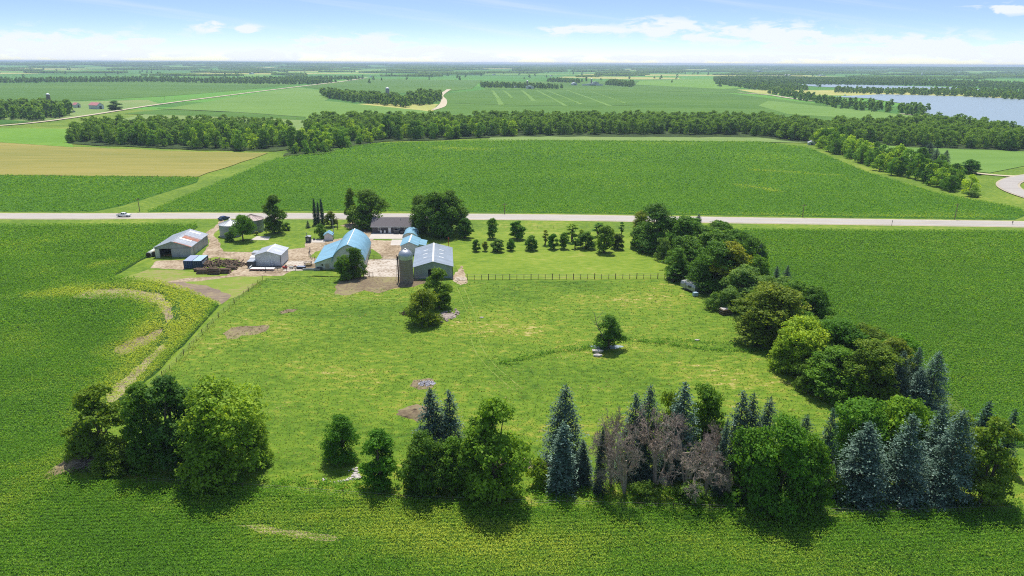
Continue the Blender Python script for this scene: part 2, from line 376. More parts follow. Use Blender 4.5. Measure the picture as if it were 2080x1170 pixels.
S_('bean_field_middle', [(905, 190), (985, 182), (1300, 184), (1480, 190), (1800, 228), (1900, 255), (1500, 275), (1000, 275), (930, 250), (880, 228)], .34, 'soygreen2', wob=3, step=60)
S_('bean_field_middle', [(980, 166), (1300, 165), (1440, 172), (1540, 190), (1300, 184), (985, 181)], .34, 'soygreen2', wob=0)
S_('hay_field_far', [(1300, 164), (1440, 160), (1560, 176), (1470, 181), (1290, 172)], .40, 'brightgreen', wob=0)
S_('pale_strip_field', [(150, 262), (230, 246), (340, 224), (480, 229), (620, 239), (620, 268), (140, 275)], .36, 'palefield', wob=2, step=50)
S_('dark_strip_field', [(250, 232), (330, 223), (480, 229), (622, 238), (620, 245), (400, 236)], .44, 'soygreen2', wob=0)
S_('hay_field', [(-400, 262), (0, 261), (140, 262), (150, 300), (0, 290), (-400, 278)], .38, 'brightgreen', wob=1, step=40)
S_('ripe_grain_field', [(-400, 284), (0, 288), (130, 298), (400, 309), (545, 311), (490, 330), (402, 360), (0, 357), (-400, 350)], .30, 'tan', wob=1.2, step=14)
S_('stubble_strip', [(1000, 275), (1640, 276), (1660, 292), (1540, 289), (1100, 286), (990, 288)], .40, 'palefield', wob=1, step=25)
S_('pasture_far_right', [(1700, 285), (2080, 302), (2400, 318), (2400, 350), (2080, 338), (2010, 352), (1880, 340), (1760, 320)], .30, 'lightgreen', wob=2, step=40)
S_('meadow_shore', [(1560, 205), (1900, 240), (1880, 250), (1600, 232), (1540, 215)], .42, 'lightgreen', wob=0)
S_('lake', [(1690, 197), (1760, 200), (1830, 210), (1870, 222), (1890, 236), (1980, 248), (2060, 262), (2400, 290), (3000, 330), (3000, 220), (2400, 208), (2080, 202), (1950, 196), (1790, 192)], .6, 'water', wob=3, step=60)
S_('lake', [(1600, 171), (1700, 171.2), (1960, 178), (2000, 183), (1900, 184), (1780, 181), (1700, 178), (1640, 175)], .6, 'water', wob=4, step=100)
ribbon('gravel_road', [G(*q) for q in ((-500, 290), (-100, 263), (60, 251), (180, 235), (320, 213), (480, 192), (600, 177), (700, 165), (745, 158))], [6.5, 6.5, 6.5, 6.5, 7, 8, 9, 12, 14], .7, 'farroad')
ribbon('gravel_road', [G(*q) for q in ((880, 224), (897, 216), (902, 204), (896, 194), (912, 182))], [4, 12, 9, 9, 10], .7, 'farroad')
ribbon('gravel_road', [G(*q) for q in ((1500, 189), (1560, 193), (1600, 199), (1650, 206))], 10, .7, 'farroad')
ribbon('gravel_road', [G(*q) for q in ((1830, 232), (1860, 235), (1885, 240))], 9, .75, 'farroad')
ribbon('gravel_road', [G(*q) for q in ((1830, 322), (1900, 338), (1970, 351), (2040, 358), (2075, 359))], 4.5, .4, 'farroad')
curve_pts = [G(*q) for q in ((2300, 340), (2180, 349), (2105, 357), (2064, 365), (2047, 375), (2058, 387), (2098, 402), (2165, 420), (2280, 444))]
ribbon('road_shoulder_curve', curve_pts, 10.6, .36, 'shoulder', sm=12)
ribbon('side_road', curve_pts, 8.4, .42, 'road', sm=12)

for (a, b, w0, w1) in (((1000, 184), (1018, 214), 5, 9), ((1022, 184), (1040, 200), 5, 5), ((1060, 184), (1084, 206), 5, 8), ((1090, 184), (1150, 216), 4, 6), ((1110, 184), (1180, 212), 4, 5), ((1150, 183), (1240, 216), 4, 7), ((1190, 183), (1270, 210), 3, 4)):
    ribbon('pale_stripe', [G(*a), G((a[0] + b[0]) / 2 + 2, (a[1] + b[1]) / 2), G(*b)], [w0, (w0 + w1) / 2, w1], .46, 'lightgreen', wob=.8)
ribbon('dark_stripe', [G(*q) for q in ((925, 210), (1050, 214), (1200, 216), (1290, 214))], 2.5, .47, 'forestfloor')
ribbon('dark_stripe', [G(*q) for q in ((320, 221), (480, 228.5), (620, 239))], 3.0, .47, 'forestfloor')
ribbon('dark_stripe', [G(*q) for q in ((200, 203), (330, 203), (480, 196))], 3.0, .47, 'palefield')
# big field across the road and its neighbours
P_BIG = wpoly([(298, 431), (560, 322), (640, 312), (700, 300), (770, 291), (900, 288), (1000, 285), (1540, 288), (1640, 300), (1760, 350), (1900, 392), (2075, 424), (2085, 436), (2060, 447), (1500, 438), (1040, 432), (700, 428)])
P_LB = wpoly([(-260, 428), (0, 430), (190, 430), (250, 418), (400, 371), (404, 361), (0, 357), (-260, 352)])
P_LEFT = wpoly([(-420, 460), (0, 459), (400, 458), (402, 462), (330, 505), (229, 563), (319, 573), (380, 590), (446, 620), (400, 672), (325, 752), (250, 812), (165, 890), (110, 975), (150, 984), (300, 988), (560, 1001), (700, 1012), (840, 1024), (1000, 1034), (1080, 1032), (1300, 1034), (1440, 1043), (1700, 1050), (2080, 1040), (2250, 1040)]) + [(95, 45), (-110, 45), (-250, 150)]
P_RIGHT = wpoly([(1480, 467), (2080, 471), (2500, 475)]) + [(260, 120), (110, 86)] + wpoly([(2052, 905), (1960, 835), (1870, 745), (1740, 672), (1670, 635), (1590, 585), (1520, 530), (1478, 480)])
sheet('bean_field', P_BIG, .035, 'soygreen', wob=.6)
sheet('bean_field', P_LB, .035, 'soygreen', wob=.6)
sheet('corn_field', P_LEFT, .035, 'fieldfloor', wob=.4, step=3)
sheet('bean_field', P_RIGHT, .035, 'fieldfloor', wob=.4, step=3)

# highway
rl = [G(*q) for q in ((-1200, 432), (0, 439), (400, 438.5), (1040, 441), (1500, 447.5), (2080, 455.5), (3200, 472))]
ribbon('road_shoulder', rl, 12.0, .05, 'shoulder', wob=.15)
ribbon('road', rl, 8.8, .09, 'road')
M['paint'] = plain('road_paint', (.75, .72, .66), .7, .2, .1)
M['paint_yellow'] = plain('road_paint_yellow', (.6, .45, .12), .7, .2, .1)
def offset_line(L, d):
    L = smooth_line(L, 8); out = []
    for i, p in enumerate(L):
        a = np.array(L[max(i - 1, 0)]); b = np.array(L[min(i + 1, len(L) - 1)]); q = b - a; q = q / np.linalg.norm(q); out.append((p[0] - q[1] * d, p[1] + q[0] * d))
    return out
for d_, m_ in ((-4.0, 'paint'), (4.0, 'paint'), (0, 'paint_yellow')):
    ribbon('road_marking', offset_line(rl, d_), .14, .095, m_, sm=0)

# pasture and farmyard ground
S_('pasture', [(540, 566), (640, 560), (940, 572), (1350, 568), (1420, 600), (1510, 660), (1600, 740), (1700, 830), (1780, 900), (2085, 935), (2095, 1036), (1700, 1046), (1440, 1038), (1300, 1030), (1000, 1030), (840, 1020), (560, 998), (300, 984), (130, 972), (262, 832), (345, 752), (443, 660), (520, 580)], .045, 'pasture', wob=.4, step=4)
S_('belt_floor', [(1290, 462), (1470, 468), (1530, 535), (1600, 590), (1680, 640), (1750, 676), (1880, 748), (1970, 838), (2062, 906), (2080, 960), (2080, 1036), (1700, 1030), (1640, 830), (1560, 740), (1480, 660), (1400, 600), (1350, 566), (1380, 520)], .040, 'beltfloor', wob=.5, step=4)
S_('paddock', [(900, 470), (1290, 472), (1380, 520), (1352, 566), (946, 568), (925, 540), (915, 500)], .045, 'paddock', wob=.4, step=4)
S_('farmyard_lawn', [(232, 563), (330, 508), (404, 463), (440, 462), (700, 452), (905, 465), (920, 540), (925, 568), (530, 560), (446, 618), (380, 588), (319, 571)], .045, 'grass', wob=.3, step=4)
S_('weedy_ground', [(245, 566), (300, 548), (372, 550), (430, 560), (530, 560), (540, 566), (500, 592), (446, 620), (400, 596), (330, 574)], .052, 'mixed', wob=.5, step=3)
S_('tilled_ground', [(318, 573), (360, 572), (420, 580), (470, 600), (450, 618), (420, 604), (360, 588)], .058, 'tilled', wob=.5, step=2)
S_('gravel_drive', [(305, 545), (318, 530), (390, 528), (375, 548)], .056, 'gravel', wob=.3, step=2)
S_('gravel_drive', [(412, 515), (424, 500), (425, 488), (415, 478), (422, 470), (436, 462), (446, 449), (456, 447), (450, 460), (440, 470), (433, 478), (444, 488), (447, 500), (454, 511), (520, 513), (580, 508), (620, 503), (622, 490), (660, 487), (668, 488), (730, 480), (735, 470), (690, 459), (716, 452), (724, 446), (742, 446), (748, 456), (738, 462), (762, 474), (770, 480), (756, 488), (822, 490), (818, 518), (816, 530), (780, 530), (766, 515), (745, 500), (728, 505), (640, 530), (600, 545), (575, 560), (520, 562), (480, 562), (400, 572), (330, 574), (380, 565), (460, 560), (490, 540), (484, 528), (440, 522), (405, 528)], .062, 'gravel', wob=.35, step=2.2)
S_('lawn_island', [(628, 522), (640, 512), (668, 505), (700, 503), (676, 520), (650, 527)], .068, 'grass', wob=.3, step=2)
S_('lawn_island', [(741, 502), (756, 506), (768, 514), (778, 525), (742, 526)], .068, 'grass', wob=.3, step=2)
S_('concrete_patio', [(748, 485.5), (819, 485.5), (822, 473), (756, 473)], .09, 'slab', wob=0)
S_('concrete_pad', [(793, 498.5), (816, 498.5), (818, 487), (796, 487)], .075, 'slab', wob=0)
S_('concrete_pad', [(508, 488), (522, 480), (550, 481), (545, 488)], .07, 'slab', wob=.1)
S_('concrete_pad', [(620, 493), (660, 493), (660, 486.5), (624, 487)], .08, 'slab', wob=0)
S_('feedlot_slab', [(741, 562), (812, 563), (838, 552), (838, 524), (742, 528), (735, 548)], .08, 'lot', wob=.1, step=3)
S_('feedlot_slab', [(575, 551), (640, 549), (642, 530), (584, 530)], .08, 'lot', wob=.1, step=3)
S_('trampled_dirt', [(680, 600), (684, 578), (700, 566), (742, 561), (812, 562), (850, 568), (870, 575), (840, 583), (800, 586), (770, 596), (740, 590), (710, 600)], .060, 'dirt', wob=.6, step=2)
S_('dirt_patch', [(452, 678), (470, 666), (500, 662), (548, 662), (545, 668), (520, 680), (490, 682), (482, 688), (462, 690)], .06, 'dirt', wob=.5, step=1.2)
S_('dirt_patch', [(566, 634), (585, 628), (606, 628), (596, 634), (572, 638)], .06, 'dirt', wob=.4, step=1.2)
S_('dirt_patch', [(822, 842), (828, 826), (848, 821), (868, 828), (866, 848), (845, 856)], .06, 'dirt', wob=.3, step=1)
S_('dirt_patch', [(832, 785), (840, 772), (870, 768), (882, 776), (878, 788), (850, 792)], .058, 'dirt', wob=.5, step=1)
S_('dirt_patch', [(915, 566), (938, 540), (945, 556), (950, 575), (935, 580)], .06, 'gravel', wob=.3, step=1)
S_('bare_soil', [(140, 604), (185, 588), (250, 586), (320, 595), (350, 620), (352, 645), (338, 660), (335, 640), (320, 618), (270, 605), (200, 608)], .05, 'soil', wob=.6, step=2)
S_('bare_soil', [(235, 705), (270, 690), (330, 668), (318, 690), (270, 715), (240, 725)], .05, 'tilled', wob=.6, step=1.5)
S_('bare_soil', [(215, 800), (250, 770), (330, 700), (338, 706), (300, 745), (262, 790), (225, 830)], .05, 'soil', wob=.4, step=1.5)
S_('bare_soil', [(480, 1068), (520, 1066), (600, 1078), (680, 1088), (690, 1098), (600, 1094), (520, 1080)], .05, 'soil', wob=.4, step=1.2)
# faint wheel tracks in the pasture
M['track'] = ground_mat('worn_grass', [(.1, (.15, .25, .03)), (.5, (.18, .25, .04)), (.9, (.28, .30, .09))], .1, 1.5)
for off in (-.9, .9):
    L_ = [G(*q) for q in ((935, 585), (958, 640), (968, 700), (990, 735), (1020, 765), (1050, 790))]
    ribbon('wheel_track', offset_line(L_, off), .2, .064, 'track', sm=0, wob=.1)
    L_ = [G(*q) for q in ((530, 566), (600, 574), (660, 596), (720, 606), (800, 610))]
    ribbon('wheel_track', offset_line(L_, off), .45, .066, 'track', sm=0, wob=.15)
# woodland floors
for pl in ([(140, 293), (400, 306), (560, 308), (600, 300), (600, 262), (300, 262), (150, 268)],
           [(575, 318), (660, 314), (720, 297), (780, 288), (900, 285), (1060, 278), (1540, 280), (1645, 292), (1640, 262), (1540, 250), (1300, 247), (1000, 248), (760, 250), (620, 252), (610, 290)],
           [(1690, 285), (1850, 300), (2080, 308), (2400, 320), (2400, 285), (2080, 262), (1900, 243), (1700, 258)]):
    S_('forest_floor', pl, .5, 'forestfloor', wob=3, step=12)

# ------------------------------------------------------------------ scattered crops and grass
def leaves_from(P, N, size, aspect, rng_, up=None):
    """quads centred on P with normals N"""
    n = len(P); r = rng_.normal(size=(n, 3)) if up is None else up
    a = np.cross(N, r); a /= (np.linalg.norm(a, axis=1, keepdims=True) + 1e-9); b = np.cross(N, a)
    sz = size if hasattr(size, '__len__') else np.full(n, size)
    a = a * (sz * aspect / 2)[:, None]; b = b * (sz / 2)[:, None]
    V = np.stack([P - b, P + a * 1.0, P + b, P - a], 1).reshape(-1, 3)
    Q = np.arange(4 * n).reshape(n, 4); return V, Q
def scatter(name, poly, bands, mat, label=None, rowdir=0., rowgap=0., tintfn=None, zr=(.35, 1.1), excl=(), kind='stuff', flat=.6, densfn=None, seed=1):
    r = np.random.default_rng(seed); xs = [p[0] for p in poly]; ys = [p[1] for p in poly]; Vs = []; Ts = []; n0 = 0
    Qs = []
    for (d0, d1, dens, size) in bands:
        X0, X1, Y0, Y1 = min(xs), max(xs), max(min(ys), d0), min(max(ys), d1)
        if Y1 <= Y0: continue
        # only what the camera can roughly see, with a margin to the sides
        n = int((X1 - X0) * (Y1 - Y0) * dens)
        X = r.uniform(X0, X1, n); Y = r.uniform(Y0, Y1, n)
        k = (np.abs(X) < Y * .80 + 22); X = X[k]; Y = Y[k]
        if rowgap:
            c, s = math.cos(rowdir), math.sin(rowdir); U = X * c + Y * s; W = -X * s + Y * c
            W = np.round(W / rowgap) * rowgap + r.normal(0, rowgap * .13, len(W)); X = U * c - W * s; Y = U * s + W * c
        k = pip(X, Y, poly)
        for e_ in excl: k &= ~pip(X, Y, e_)
        X = X[k]; Y = Y[k]
        T = tintfn(X, Y, r) if tintfn else r.uniform(.2, .6, len(X))
        if densfn is not None:
            k = r.uniform(size=len(X)) < densfn(X, Y); X = X[k]; Y = Y[k]; T = T[k]
        Z = r.uniform(zr[0], zr[1], len(X)) ** 1.0
        N = r.normal(size=(len(X), 3)); N[:, 2] = np.abs(N[:, 2]) + flat; N /= np.linalg.norm(N, axis=1, keepdims=True)
        V, Q = leaves_from(np.stack([X, Y, Z], 1), N, size * r.uniform(.6, 1.3, len(X)), .38, r)
        Vs.append(V); Qs.append(Q + n0); n0 += len(V); Ts.append(T)
    V = np.concatenate(Vs); Q = np.concatenate(Qs); T = np.concatenate(Ts)
    o = link(name, np_mesh(name, V, Q, [M[mat]], np.clip(T, 0, 1))); tag(o, kind=kind, label=label, cat=name.replace('_', ' '))
    return o
def gauss(X, Y, px, py, rx, ry, ang=0):
    cx_, cy_ = G(px, py); dx, dy = X - cx_, Y - cy_; c, s = math.cos(R(ang)), math.sin(R(ang))
    u_, v_ = (dx * c + dy * s) / rx, (-dx * s + dy * c) / ry; return np.exp(-(u_ * u_ + v_ * v_))
def seg(X, Y, pts, wd):
    """soft distance to a polyline given in ground points"""
    best = np.full(X.shape, 1e9)
    for a, b in zip(pts[:-1], pts[1:]):
        a = np.array(a); b = np.array(b); d = b - a; L2 = d @ d
        t_ = np.clip(((X - a[0]) * d[0] + (Y - a[1]) * d[1]) / L2, 0, 1)
        best = np.minimum(best, np.hypot(X - a[0] - t_ * d[0], Y - a[1] - t_ * d[1]))
    return np.exp(-(best / wd) ** 2)
def W_(*p): return [G(*q) for q in p]
ARC = W_((140, 598), (200, 594), (260, 594), (320, 602), (348, 625), (345, 655))
TRK = W_((340, 690), (300, 735), (255, 785), (215, 830))
MUD = W_((245, 712), (290, 695), (325, 676))
def stress(X, Y):
    s = 1.0 * seg(X, Y, ARC, 7.5) + 1.0 * seg(X, Y, W_((330, 575), (380, 592), (436, 625), (390, 665), (345, 715), (290, 775)), 6.5) + .95 * seg(X, Y, TRK, 6)
    s += .8 * seg(X, Y, MUD, 5) + .6 * seg(X, Y, W_((60, 605), (130, 598)), 2.5) + .75 * seg(X, Y, W_((190, 545), (230, 535)), 3)
    s += .55 * seg(X, Y, W_((540, 1076), (760, 1092), (980, 1130)), 5.5) + .25 * seg(X, Y, W_((900, 1110), (1700, 1150)), 7) + .35 * seg(X, Y, W_((300, 1020), (700, 1050), (1100, 1100), (1600, 1120)), 5)
    s += .5 * seg(X, Y, W_((110, 940), (60, 1000), (0, 1040)), 5)
    s -= .8 * seg(X, Y, W_((446, 622), (400, 670), (330, 745)), 2.2)
    return s
def bare(X, Y):
    b = seg(X, Y, ARC[1:], 2.4) + .9 * seg(X, Y, TRK, 1.3) + .9 * seg(X, Y, MUD, 2.2) + .45 * seg(X, Y, W_((530, 1072), (690, 1094)), .8)
    return 1 - np.clip(b * 1.05, 0, .93) * np.clip(.75 + 1.6 * fbm(X, Y, 6, 61), .25, 1)
def t_corn(X, Y, r):
    big = fbm(X, Y, 45, 2) * .22 + fbm(X, Y, 9, 5) * .13 + fbm(X, Y * 3, 16, 19) * .12
    return .42 + big + .42 * np.clip(stress(X, Y), 0, 1.15) + r.normal(0, .09, len(X))
def t_bean(X, Y, r):
    s = .7 * seg(X, Y, W_((1500, 378), (1550, 384), (1575, 390)), 3.5) + .5 * seg(X, Y, W_((1535, 347), (1580, 350), (1700, 358)), 4) + .5 * seg(X, Y, W_((900, 302), (990, 305)), 9) + .35 * seg(X, Y, W_((1280, 292), (1400, 293)), 9)
    s += .35 * seg(X, Y, W_((300, 428), (700, 428), (1100, 433), (2080, 444)), 1.5) + .3 * seg(X, Y, W_((1200, 440), (2000, 438)), 5)
    s += .12 * (np.sin((-X * math.sin(R(-12)) + Y * math.cos(R(-12))) * 2 * PI / 9.2) > .55)
    return .40 + fbm(X, Y, 90, 8) * .14 + fbm(X, Y, 18, 4) * .08 + .5 * s + r.normal(0, .09, len(X))
scatter('corn_plants', P_LEFT, [(45, 66, 30, .42), (66, 100, 80, .27), (100, 150, 40, .35), (150, 210, 20, .50), (210, 300, 11, .68)], 'crop',
        'green corn crop around the pasture, yellowed in streaks', rowdir=R(3), rowgap=.76, tintfn=t_corn, zr=(.3, 1.25), densfn=bare)
scatter('bean_plants', P_RIGHT, [(60, 110, 44, .33), (110, 160, 30, .39), (160, 210, 18, .5), (210, 300, 11, .66)], 'crop',
        'even dark green crop right of the tree belt', rowdir=R(12), rowgap=.76, tintfn=t_bean, zr=(.3, .95), seed=2)
scatter('bean_plants', P_BIG, [(250, 340, 5.4, .74), (340, 440, 3.0, .95), (440, 640, 1.3, 1.3)], 'crop',
        'wide dark green crop field across the road', rowdir=R(-12), rowgap=1.5, tintfn=t_bean, zr=(.3, .9), seed=3)
scatter('bean_plants', P_LB, [(250, 340, 3.4, .9), (340, 440, 2.0, 1.15)], 'crop',
        'small green crop field across the road left of the grassy waterway', rowdir=R(-12), rowgap=1.5, tintfn=t_bean, zr=(.3, .9), seed=4)
P_PAST = wpoly([(540, 568), (640, 560), (940, 574), (1350, 570), (1420, 600), (1510, 660), (1600, 740), (1700, 830), (1780, 900), (2085, 935), (2095, 1036), (1700, 1046), (1440, 1040), (1300, 1030), (1000, 1030), (840, 1020), (560, 998), (300, 984), (130, 972), (262, 832), (345, 752), (443, 660), (520, 582)])
def t_past(X, Y, r):
    dry = .75 * np.clip(fbm(X * .5, Y * 1.9, 12, 12) * 2.6 - .45, 0, 1) * np.where(X > -12, 1, .35) * (r.uniform(size=len(X)) < .75)
    wet = -.5 * seg(X, Y, W_((1030, 735), (1130, 712), (1210, 702)), 1.6) - .5 * seg(X, Y, W_((1250, 690), (1350, 698), (1480, 712), (1550, 712)), 1.8)
    return .40 + fbm(X, Y, 26, 9) * .28 + fbm(X, Y, 5, 10) * .26 + dry + wet + r.normal(0, .15, len(X))
DIRTS = [wpoly(q) for q in ([(680, 600), (684, 578), (700, 566), (742, 561), (870, 575), (840, 583), (800, 586), (740, 590), (710, 600)], [(822, 842), (828, 826), (848, 821), (868, 828), (866, 848), (845, 856)],
         [(455, 678), (475, 668), (545, 664), (500, 680)], [(835, 785), (845, 772), (880, 776), (870, 790)])]
scatter('pasture_grass_tufts', P_PAST, [(75, 110, 9, .34), (110, 150, 5, .42), (150, 200, 2.5, .55)], 'grassblade', 'short grazed grass of the pasture', tintfn=t_past, zr=(.0, .14), densfn=lambda X, Y: np.where(pip(X, Y, DIRTS[0]), .06, np.where(pip(X, Y, DIRTS[1]) | pip(X, Y, DIRTS[2]) | pip(X, Y, DIRTS[3]), .5, 1)), flat=1.0, seed=5)
# lush weeds in the wet swale
sw = W_((1025, 738), (1080, 724), (1150, 712), (1215, 705)); sw2 = W_((1250, 688), (1340, 697), (1430, 710), (1555, 714)); sw3 = W_((1340, 690), (1500, 700), (1560, 704))
scatter('swale_weeds', P_PAST, [(100, 170, 55, .4)], 'crop', 'lush green weeds along the wet swale in the pasture', tintfn=lambda X, Y, r: r.uniform(.0, .42, len(X)), zr=(.05, .55),
        densfn=lambda X, Y: np.clip(.8 * seg(X, Y, sw, 1.0) + .8 * seg(X, Y, sw2, .9) + .5 * seg(X, Y, sw3, .7), 0, 1) * (.35 + .65 * (fbm(X, Y, 3, 77) > -.05)), seed=6)
# tall grass strips on the fence lines and round the tree rows
FENCE_L = W_((533, 569), (505, 592), (444, 645), (345, 752), (262, 832))
P_STRIP = wpoly([(100, 985), (110, 965), (230, 940), (330, 955), (560, 975), (900, 985), (1200, 990), (1700, 1010), (2075, 1020), (2075, 1046), (1700, 1056), (1440, 1046), (1300, 1036), (1000, 1036), (840, 1028), (560, 1004), (300, 992)])
def t_weed(X, Y, r): return .30 + fbm(X, Y, 7, 21) * .3 + r.normal(0, .16, len(X))
scatter('tall_weeds', P_STRIP, [(70, 110, 34, .42)], 'crop', 'rough tall grass and weeds under the front row of trees', tintfn=t_weed, zr=(.05, .9), flat=.4, densfn=lambda X, Y: np.clip(.6 + 1.6 * fbm(X, Y, 5, 31), .08, 1), seed=7)
P_BELT = wpoly([(1290, 466), (1470, 470), (1530, 537), (1600, 590), (1680, 640), (1750, 676), (1880, 748), (1970, 838), (2062, 906), (2080, 960), (1980, 900), (1860, 820), (1760, 740), (1660, 680), (1580, 640), (1500, 590), (1420, 540), (1340, 500)])
scatter('tall_weeds', P_BELT, [(80, 300, 7, .55)], 'crop', 'rough undergrowth below the right tree belt', tintfn=lambda X, Y, r: .3 + fbm(X, Y, 6, 88) * .3 + r.normal(0, .1, len(X)), zr=(.05, .9), flat=.4, seed=17)
P_FL = offset_line(FENCE_L, 1.4) + offset_line(FENCE_L, -1.0)[::-1]
scatter('tall_weeds', P_FL, [(80, 220, 16, .34)], 'grassblade', 'rough grass strip along the left pasture fence', tintfn=lambda X, Y, r: r.uniform(.25, .85, len(X)), zr=(.02, .4), flat=.8, densfn=lambda X, Y: np.clip(.6 + fbm(X, Y, 6, 3) * 1.2, .1, 1), seed=8)

# ------------------------------------------------------------------ trees
UP = np.array([0, 0, 1.])
def unit(v): return v / (np.linalg.norm(v, axis=-1, keepdims=True) + 1e-9)
def crown_lobes(r, H, Rr, base, nl, kind):
    C = []
    for i_ in range(nl):
        zt = (i_ + r.uniform(0, 1)) / nl
        if kind == 'round': prof = math.sin(PI * (0.22 + .70 * zt)) ** .7
        elif kind == 'tall': prof = (1 - abs(zt - .42) ** 2 * 1.6)
        elif kind == 'flat': prof = math.sin(PI * (.25 + .6 * zt)) ** .6
        elif kind == 'cone': prof = max(.15, 1 - zt) ** .8
        else: prof = 1
        a = r.uniform(0, 2 * PI); rad = Rr * .74 * prof * math.sqrt(r.uniform(.15, 1))
        lr = Rr * r.uniform(.30, .47) * (1 - .25 * zt)
        z = base + (H - base - lr) * (zt * .95 + .05)
        C.append((rad * math.cos(a), rad * math.sin(a), max(z, lr * .7 + .2 * base), lr))
    C.append((0, 0, H - Rr * .34, Rr * .34)); return C
def deciduous(seed, H, Rr, base=.18, nl=16, tufts=34, per=9, leaf=.34, kind='round', limbs=7, spread=.85):
    """returns (trunk MB, crown arrays V,Q,T); H total height, Rr crown radius"""
    r = np.random.default_rng(seed); base *= H
    L = crown_lobes(r, H, Rr, base, nl, kind); P = []; N = []; T = []
    for (x, y, z, lr) in L:
        nt = max(6, int(tufts * (lr / (Rr * .33)) ** 2)); lt = r.normal(0, .09)
        D = unit(r.normal(size=(nt, 3)) * np.array([1, 1, .9])); D[:, 2] = np.where(D[:, 2] < -.55, -D[:, 2], D[:, 2])
        c = np.array([x, y, z]) + D * lr * r.uniform(.72, 1.08, (nt, 1)) * np.array([1, 1, .82])
        tt = lt + r.normal(0, .07, nt)
        sg_ = Rr * .085 + .16; off = unit(r.normal(size=(nt * per, 3))) * r.uniform(.45, 1.1, (nt * per, 1)); off[:, 2] = off[:, 2] * .75
        q = np.repeat(c, per, 0) + off * sg_
        nn_ = unit(off * .9 + np.repeat(D, per, 0) * .3 + r.normal(size=(nt * per, 3)) * .35 + UP * .3)
        P.append(q); N.append(nn_); T.append(np.repeat(tt, per) + r.normal(0, .12, nt * per))
        # inner fill keeps the crown from being see-through
        ni = nt * per // 5
        P.append(np.array([x, y, z]) + unit(r.normal(size=(ni, 3))) * lr * r.uniform(.2, .7, (ni, 1))); N.append(unit(r.normal(size=(ni, 3)))); T.append(np.full(ni, lt) + r.normal(0, .1, ni))
    P = np.concatenate(P); N = np.concatenate(N); T = .45 + np.concatenate(T) * spread
    P[:, 2] = np.maximum(P[:, 2], .15)
    V, Q = leaves_from(P, N, leaf * r.uniform(.65, 1.35, len(P)), .72, r)
    tr = MB(); tw = H * .022 + .05
    tr.tube([(0, 0, -.1), (0, 0, base * .6), (r.normal(0, .1), r.normal(0, .1), base * 1.2), (r.normal(0, .3), r.normal(0, .3), H * .55), (0, 0, H * .82)], [tw * 1.35, tw, tw * .85, tw * .5, tw * .12], 7)
    for i in range(limbs):
        x, y, z, lr = L[r.integers(len(L))]; z0 = min(z * .75, H * r.uniform(.18, .45)); z0 = max(z0, base * .5)
        tr.tube([(0, 0, z0), (x * .45, y * .45, z0 + (z - z0) * .6), (x * .95, y * .95, z)], [tw * .45, tw * .28, tw * .08], 5, False)
    return tr, (V, Q, np.clip(T, 0, 1))
def spruce(seed, H, Rr, lv=20, leaf=.36, per=12, base=.03, power=.66, gap=0.):
    r = np.random.default_rng(seed); P = []; N = []; T = []
    for i in range(lv):
        t_ = i / (lv - 1); z = H * (base + (1 - base) * t_); rad = Rr * ((1 - t_) ** power) * r.uniform(.86, 1.12) + .08
        nb_ = max(3, int(15 * (rad / Rr) ** .6 + 3))
        for b in range(nb_):
            if r.uniform() < gap: continue
            a = r.uniform(0, 2 * PI); rb = rad * r.uniform(.78, 1.16); n = max(4, int(per * (rb / Rr + .25))); bt = r.normal(0, .09)
            s = r.uniform(.12, 1, n) ** .8
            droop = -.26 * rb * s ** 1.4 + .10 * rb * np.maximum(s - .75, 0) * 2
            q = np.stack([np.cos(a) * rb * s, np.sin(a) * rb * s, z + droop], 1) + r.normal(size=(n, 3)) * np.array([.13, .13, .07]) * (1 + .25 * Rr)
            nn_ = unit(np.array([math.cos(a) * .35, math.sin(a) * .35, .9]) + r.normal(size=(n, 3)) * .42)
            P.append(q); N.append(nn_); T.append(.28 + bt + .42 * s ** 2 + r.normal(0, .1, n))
    P.append(np.stack([r.normal(0, .05, 14), r.normal(0, .05, 14), np.linspace(H * .93, H * 1.03, 14)], 1)); N.append(unit(r.normal(size=(14, 3)))); T.append(np.full(14, .55))
    P = np.concatenate(P); N = np.concatenate(N); T = np.concatenate(T); P[:, 2] = np.maximum(P[:, 2], .12)
    V, Q = leaves_from(P, N, leaf * r.uniform(.6, 1.3, len(P)), .5, r)
    tr = MB(); tr.tube([(0, 0, -.1), (0, 0, H * .5), (0, 0, H * .98)], [.05 + H * .016, H * .010, .02], 7)
    return tr, (V, Q, np.clip(T, 0, 1))
def dead(seed, H, Rr, depth=5, lean=0.):
    r = np.random.default_rng(seed); tr = MB()
    def grow(p, d, L, rad, k):
        q = p + d * L * .5 + r.normal(size=3) * L * .05; e_ = q + unit(d + r.normal(size=3) * .18) * L * .5
        tr.tube([p, q, e_], [rad, rad * .8, rad * .55], 5 if k > 2 else 3, False)
        if k == 0: return
        for _ in range(3 if k > 3 else (4 if k > 1 else 4)):
            f = r.uniform(.35, 1); b = p + (e_ - p) * f
            nd = unit(d + r.normal(size=3) * np.array([.75, .75, .55])); nd[2] = nd[2] * .8 + .05
            if k < 2: nd[2] -= .1
            grow(b, unit(nd), L * r.uniform(.5, .72), max(rad * .5, .014), k - 1)
    for i in range(3):
        a = r.uniform(0, 2 * PI); grow(np.array([0, 0, 0.]), unit(np.array([math.cos(a) * .35 + lean, math.sin(a) * .35, 1.])), H * .42, .16, depth)
    return tr
def shrubmesh(seed, H, Rr, leaf=.25, tufts=26): return deciduous(seed, H, Rr, .05, 9, tufts, 8, leaf, 'flat', 4)

